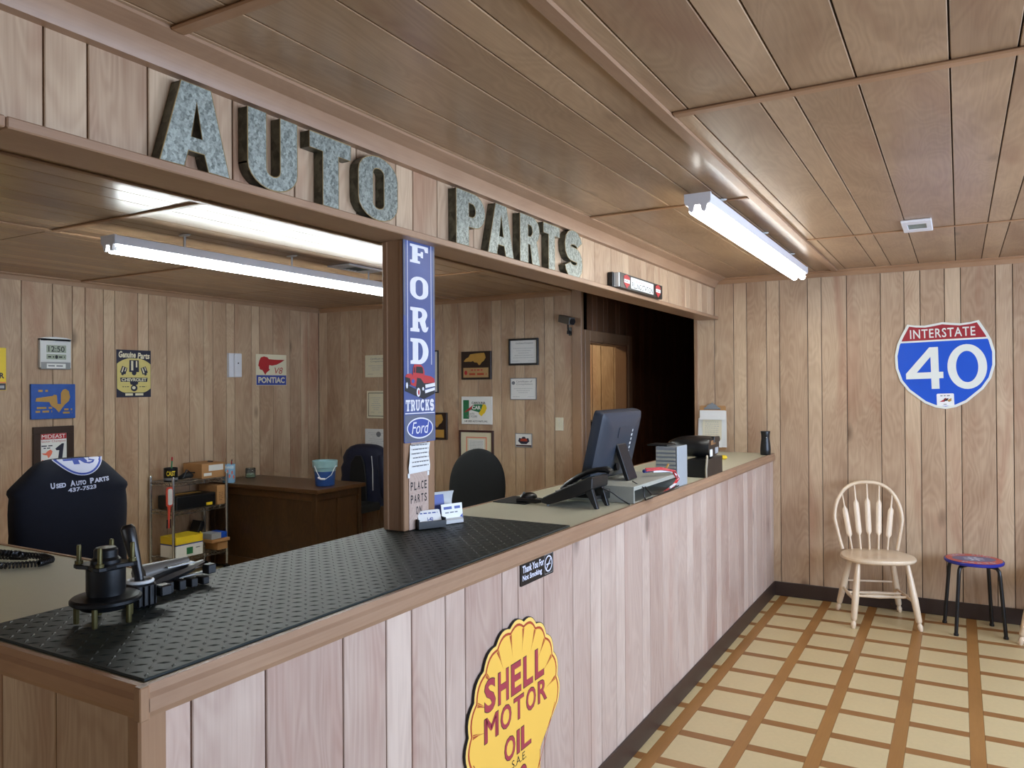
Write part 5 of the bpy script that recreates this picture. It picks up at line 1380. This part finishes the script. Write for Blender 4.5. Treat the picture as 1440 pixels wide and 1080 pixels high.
# chair with puffy jacket behind the oak desk
t2 = thing('desk_chair', 'dark office chair behind the oak desk', 'office chair', (-3.86, -.42, 0), math.radians(0))
office_base(t2); pad_back(t2, .42, .54, .98, .19, .08, .03, 'blackfab')
MB().tube([(0, .0, .41), (0, .2, .43), (0, .255, .5), (0, .26, .7)], .018, 8).build('back_support', 'black', t2)
t = thing('puffy_jacket', 'dark navy padded jacket hung over the chair behind the oak desk', 'jacket', (-3.86, -.17, 0), 0)
R_ = []
pj = [(1.035, .06, .03), (1.03, .12, .05), (1.01, .18, .075), (.97, .235, .09), (.9, .275, .1), (.85, .27, .095), (.8, .29, .105), (.72, .285, .1), (.66, .295, .105), (.55, .29, .1), (.45, .3, .1)]
for z_, h, th in pj:
    ring = []
    for m_ in range(40):
        a = 2*PI*m_/40; cx = math.copysign(abs(math.cos(a))**.7, math.cos(a)); sy = math.copysign(abs(math.sin(a))**.7, math.sin(a))
        b = .012*noise.noise(Vector((cx*4, z_*9, sy)))
        ring.append(Vector(((h+b)*cx, (th+b)*sy, z_)))
    R_.append(ring)
MB().loft(R_).build('shell', 'navy2', t, smooth=70)
# open front showing dark lining, and a sleeve at the right
mb = MB(); mb.prism([(-.1, .45), (-.12, .7), (-.1, .86), (-.04, .93), (.03, .93), (.07, .86), (.09, .7), (.1, .45)], 0, .02, T=Matrix.Translation((.0, -.098, 0)) @ Matrix.Rotation(PI/2, 4, 'X')); mb.build('lining', 'blackmat', t, smooth=30, bevel=.006)
MB().tube([(.23, -.03, .93), (.275, -.05, .82), (.29, -.06, .68), (.3, -.06, .56), (.305, -.06, .5)], [.05, .065, .06, .05, .035], 12).build('sleeve', 'navy2', t, smooth=60)
MB().tube([(.15, -.1, .93), (.17, -.108, .8), (.175, -.112, .6)], .004, 6).build('zip', 'silver', t)

# ------------------------------------------------------------------ oak desk
t = thing('oak_desk', 'dark oak office desk with panelled sides standing against the left wall', 'desk', (-3.96, -1.13, 0))
mb = MB(); mb.box(-.665, .66, -.3, .3, .725, .76); mb.build('top', 'oakX', t, smooth=0, bevel=.008, seg=2)
MB().box(-.63, .60, -.262, -.25, .06, .724).build('side_panel', 'oakZ', t, smooth=0)
MB().box(.595, .61, -.25, .25, .06, .724).build('end_panel', 'oakZ', t, smooth=0)
MB().box(-.64, -.62, -.25, .25, .06, .724).build('end_panel', 'oakZ', t, smooth=0)
MB().box(-.63, .6, .24, .255, .06, .724).build('side_panel', 'oakZ', t, smooth=0)
for (a, b, c, d) in ((.575, .628, -.276, -.24), (.595, .628, .235, .276), (-.655, -.6, -.276, -.24), (-.655, -.6, .235, .276)): MB().box(a, b, c, d, 0, .724).build('corner_post', 'oakZ', t, smooth=0, bevel=.004)
MB().box(-.6, .575, -.27, -.25, .66, .722).build('top_rail', 'oakX', t, smooth=0, bevel=.003); MB().box(-.6, .575, -.27, -.25, .03, .12).build('bottom_rail', 'oakX', t, smooth=0, bevel=.003)
MB().box(.605, .62, -.24, .24, .66, .722).build('top_rail', 'oakZ', t, smooth=0, bevel=.003); MB().box(.605, .62, -.24, .24, .03, .12).build('bottom_rail', 'oakZ', t, smooth=0, bevel=.003)
MB().box(.605, .62, -.02, .02, .12, .66).build('stile', 'oakZ', t, smooth=0, bevel=.003)
# pail
t = thing('plastic_pail', 'translucent blue plastic pail with pale rim on the oak desk', 'pail', (-3.46, -1.17, .7605))
MB().lathe([(.074, 0), (.08, .006), (.09, .125), (.086, .125), (.077, .01), (0, .008)], 28).build('body', 'pailblue', t, smooth=40); MB().lathe([(.0902, .1252), (.095, .17), (.091, .17), (.087, .1252)], 28).build('pale_upper_wall', 'pailrim', t, smooth=40)
MB().lathe([(.093, .155), (.104, .157), (.106, .2), (.108, .212), (.104, .214), (.1, .212), (.096, .17)], 28).build('rim', 'pailrim', t, smooth=40)
MB().tube([(-.02, -.105, .175), (.03, -.122, .12), (.07, -.125, .075), (.1, -.1, .07), (.118, -.05, .1), (.105, .02, .175)], .003, 6).build('bail_wire', 'white', t)
MB().tube([(.045, -.126, .082), (.075, -.126, .072), (.1, -.104, .07)], .009, 8).build('grip', 'white', t)
# jar
t = thing('glass_jar', 'clear candle jar with pale wax at the wall end of the oak desk', 'jar', (-4.5, -1.05, .7605))
MB().lathe([(.04, 0), (.045, .004), (.046, .085), (.043, .09), (.041, .085), (.041, .006), (0, .005)], 20).build('glass', 'glass', t, smooth=40)
MB().lathe([(.039, .008), (.039, .03), (0, .031)], 20).build('wax', 'wax', t)

# ------------------------------------------------------------------ wire shelf
SX0, SX1, SY0, SY1 = -4.615, -4.325, -2.0, -1.47
ws_ = thing('wire_shelf', 'three-tier chrome wire shelf on casters beside the oak desk', 'shelf', ((SX0+SX1)/2, (SY0+SY1)/2, 0))
hx, hy = (SX1-SX0)/2, (SY1-SY0)/2
LV = (.2, .585, .822)
for sx in (-1, 1):
    for sy in (-1, 1):
        mb = MB(); mb.cyl((sx*hx, sy*hy, .07), (sx*hx, sy*hy, .85), .0115, n=10)
        for k in range(14): mb.cyl((sx*hx, sy*hy, .1+.05*k), (sx*hx, sy*hy, .104+.05*k), .0128, n=10)
        mb.lathe([(.013, .85), (.014, .856), (.009, .868), (0, .871)], 10, T=Matrix.Translation((sx*hx, sy*hy, 0)))
        p_ = mb.build('post', 'chrome', ws_)
        MB().cyl((sx*hx-.012, sy*hy, .03), (sx*hx+.012, sy*hy, .03), .03, n=14).cyl((sx*hx, sy*hy, .04), (sx*hx, sy*hy, .075), .008, n=8).build('caster', 'black', p_)
for z_ in LV:
    mb = MB()
    for dz in (0, -.028):
        for a, b in (((-hx, -hy), (hx, -hy)), ((hx, -hy), (hx, hy)), ((hx, hy), (-hx, hy)), ((-hx, hy), (-hx, -hy))): mb.cyl((a[0], a[1], z_+dz), (b[0], b[1], z_+dz), .0035, n=6)
    for s in (-1, 1):
        N = 18
        mb.tube([(s*hx, -hy+2*hy*k/N, z_-.002-.024*(k % 2)) for k in range(N+1)], .0025, 5)
        N = 10
        mb.tube([(-hx+2*hx*k/N, s*hy, z_-.002-.024*(k % 2)) for k in range(N+1)], .0025, 5)
    mb.build('rim', 'chrome', ws_)
    mb = MB()
    for k in range(1, 24): mb.cyl((-hx, -hy+2*hy*k/24, z_), (hx, -hy+2*hy*k/24, z_), .0022, n=5)
    for k in (-.4, .4): mb.cyl((k*hx, -hy, z_-.004), (k*hx, hy, z_-.004), .003, n=5)
    mb.build('wire_deck', 'chrome', ws_, smooth=0)
ZS = [z_+.0027 for z_ in LV]
# top tier
t = thing('pen_tin', 'dark labelled tin holding a red marker on the shelf top, leftmost item', 'tin', (-4.45, -1.93, ZS[2]))
MB().lathe([(.054, 0), (.055, .003), (.055, .112), (.052, .112), (.051, .01), (0, .008)], 24).build('tin', 'darksteel', t)
mb = MB()
put_text(mb, 'CAST', -.035, .035, 0, .04, .0, 0, .03, warp=lambda x, y, z: Vector((.0558*math.cos(-PI/5+x/.0558), .0558*math.sin(-PI/5+x/.0558), .048+y)))
mb.build('label_print', 'yellow', t, smooth=0)
MB().lathe([(.0553, .012), (.0555, .013), (.0555, .03), (.0553, .031)], 24).build('label_band', 'greyprint', t)
MB().cyl((.0, .0, .01), (.008, .006, .17), .006, n=8).build('marker_body', 'green', t); MB().cyl((.008, .006, .17), (.0095, .0075, .2), .007, n=8).build('marker_cap', 'red', t)
t = thing('dark_strap', 'crumpled black strap and gloves between the tin and the cardboard box', 'gloves', (-4.43, -1.815, ZS[2]))
MB().tube([(-.05, -.03, .015), (-.02, -.02, .02), (.0, .0, .035), (.02, .03, .04), (.0, .06, .03), (-.03, .075, .02)], [.013, .018, .026, .026, .024, .016], 8).build('glove', 'blackmat', t, smooth=60)
MB().tube([(.02, -.03, .02), (.03, .0, .085), (.02, .04, .06), (.03, .08, .055)], .006, 6).build('strap', 'black', t)
t = thing('cardboard_box', 'brown cardboard box with white labels on the shelf top', 'box', (-4.47, -1.575, ZS[2]), math.radians(0))
MB().box(-.12, .12, -.13, .11, 0, .125).build('carton', 'cardboard', t, smooth=0, bevel=.002)
MB().box(.1203, .121, -.06, .09, .06, .11).build('label', 'paper', t, smooth=0); MB().box(.1203, .121, -.11, -.03, .02, .045).build('label', 'paper', t, smooth=0)
TT = Matrix.Translation((.0, .06, .128)) @ Matrix.Rotation(.6, 4, 'X'); MB().box(-.03, .03, -.1, 0, .0, .008, T=TT).build('black_clip', 'black', t, smooth=0)
t = thing('pencil_can', 'light blue painted can full of pens at the desk end of the shelf top', 'pencil can', (-4.39, -1.39, .7605+.0))
MB().lathe([(.052, 0), (.054, .003), (.054, .16), (.051, .16), (.05, .01), (0, .008)], 24).build('can', 'skyblue', t)
mb = MB()
for (a, z_) in ((-.6, .06), (-.2, .09), (.1, .05), (-.9, .1), (-1.3, .07)):
    q = [(a+.2*math.cos(k*PI/5)*.7, z_+.018*math.sin(k*PI/5)) for k in range(10)]
    mb.add([(.0546*math.cos(x), .0546*math.sin(x), y) for x, y in q], [tuple(range(10))])
mb.build('fruit_print', 'orange', t, smooth=0)
mb = MB(); put_text(mb, 'ORANGES', -1.5, .1, .125, .148, 0, 0, .02, warp=lambda x, y, z: (.0547*math.cos(x), .0547*math.sin(x), y)); mb.build('label_print', 'whiteprint', t, smooth=0)
for k, m_ in enumerate(('wirered', 'black', 'blueprint', 'cardboard')):
    a = k*1.6; MB().cyl((.02*math.cos(a), .02*math.sin(a), .02), (.035*math.cos(a), .035*math.sin(a), .19+.008*k), .004, n=6).build('pen', m_, t)
# middle tier
t = thing('tool_case', 'black tool case with yellow trim on the middle tier of the shelf', 'tool case', (-4.46, -1.76, ZS[1]))
MB().box(-.12, .12, -.2, .19, 0, .115).build('shell', 'black', t, smooth=0, bevel=.012, seg=2)
MB().box(-.04, .02, -.13, .12, .1152, .118).build('yellow_trim', 'gold', t, smooth=0); MB().box(.1203, .124, .09, .15, .01, .035).build('latch', 'yellow', t, smooth=0)
MB().tube([(.04, -.2, .03), (.05, -.235, .035), (.06, -.24, .02), (.06, -.21, .01)], .01, 8).build('handle', 'black', t)
t = thing('cardboard_box', 'tall brown carton at the right of the shelf middle tier', 'box', (-4.46, -1.515, ZS[1]))
MB().box(-.12, .12, -.042, .04, 0, .165).build('carton', 'cardboard', t, smooth=0, bevel=.002)
mb = MB()
fm_ = frame((.1206, 0, .02), (0, 1, 0)); 
for k in range(5): lines(mb, -.025, .02, .015+.016*k, 0, 0, .008, k)
mb.v = [tuple(fm_ @ Vector(p)) for p in mb.v]; mb.build('print', 'cardboard2', t, smooth=0)
t = thing('hanging_brush', 'red-handled brush with pale head hanging from the shelf top tier', 'brush', (-4.30, -2.055, .47))
MB().prism(rrect(-.028, .028, .17, .33, .02), -.008, .008, T=Matrix.Rotation(PI/2, 4, 'Z') @ Matrix.Rotation(PI/2, 4, 'X')).build('head', 'skin_orange', t, smooth=30, bevel=.003)
MB().prism(rrect(-.019, .019, .185, .315, .014), .0085, .014, T=Matrix.Rotation(PI/2, 4, 'Z') @ Matrix.Rotation(PI/2, 4, 'X')).build('pale_insert', 'silver', t, smooth=30)
MB().tube([(0, 0, .175), (0, -.004, .12), (0, -.006, .06), (0, -.008, .0)], [.016, .009, .009, .008], 8).build('handle', 'skin_orange', t, smooth=60)
for s in (-.014, .014): MB().tube([(0.002, s-.006, .07), (0.002, s-.008, 0)], .006, 6).build('grip_side', 'black', t)
MB().tube([(0, 0, .33), (.004, 0, .352), (.0, 0, .36)], .003, 6).build('hanging_loop', 'black', t)
# bottom tier
t = thing('parts_box', 'yellow and white parts box on the bottom tier of the shelf', 'box', (-4.42, -1.88, ZS[0]))
MB().box(-.1, .1, -.1, .16, 0, .1).build('lower_half', 'whiteprint', t, smooth=0, bevel=.002); MB().box(-.101, .101, -.101, .161, .1, .108).build('blue_line', 'blueprint', t, smooth=0); MB().box(-.1, .1, -.1, .16, .108, .17).build('yellow_lid', 'yellow', t, smooth=0, bevel=.002)
MB().box(.1003, .101, .0, .06, .02, .075).build('green_square', 'green', t, smooth=0)
mb = MB(); lines(mb, -.01, .04, .05, 0, 0, .008, 2); fm_ = frame((.1008, .1, .01), (0, 1, 0)); mb.v = [tuple(fm_ @ Vector(p)) for p in mb.v]; mb.build('print', 'greyprint', t, smooth=0)
t = thing('black_case', 'black flat case leaning behind the yellow box on the bottom tier', 'case', (-4.57, -1.68, ZS[0]+.005))
TT = Matrix.Translation((0, 0, .0)) @ Matrix.Rotation(math.radians(-22), 4, 'X')
MB().box(-.03, .09, -.02, .02, .012, .25, T=TT).build('shell', 'black', t, smooth=0, bevel=.004); MB().box(.0903, .092, -.004, .014, .03, .16, T=TT).build('yellow_stripe', 'yellow', t, smooth=0)
t = thing('flat_carton', 'flat brown carton on the bottom tier under the blue box', 'box', (-4.44, -1.55, ZS[0]))
MB().box(-.03, .13, -.03, .075, 0, .07).build('carton', 'cardboard', t, smooth=0, bevel=.002)
MB().box(-.03, .15, -.1, .085, .071, .098).build('lid', 'cardboard', t, smooth=0, bevel=.002)
t = thing('filter_box', 'small blue and white box lying on the flat carton', 'box', (-4.38, -1.56, ZS[0]+.0985))
MB().box(-.07, .07, -.08, .02, 0, .05).build('white_half', 'ltgreyprint', t, smooth=0, bevel=.002); MB().box(-.07, .07, .0205, .08, 0, .05).build('blue_half', 'signblue', t, smooth=0, bevel=.002)

# dark cabinet inside the lit side room
t = thing('dark_cabinet', 'black cabinet standing in the lit doorway behind the computer', 'cabinet', (-2.08, 1.2, 0))
MB().box(-.14, .1, -.2, .2, 0, 1.2).build('body', 'black', t, smooth=0, bevel=.004); MB().box(-.145, .105, -.205, .205, 1.2, 1.235).build('top', 'blackmat', t, smooth=0, bevel=.004)
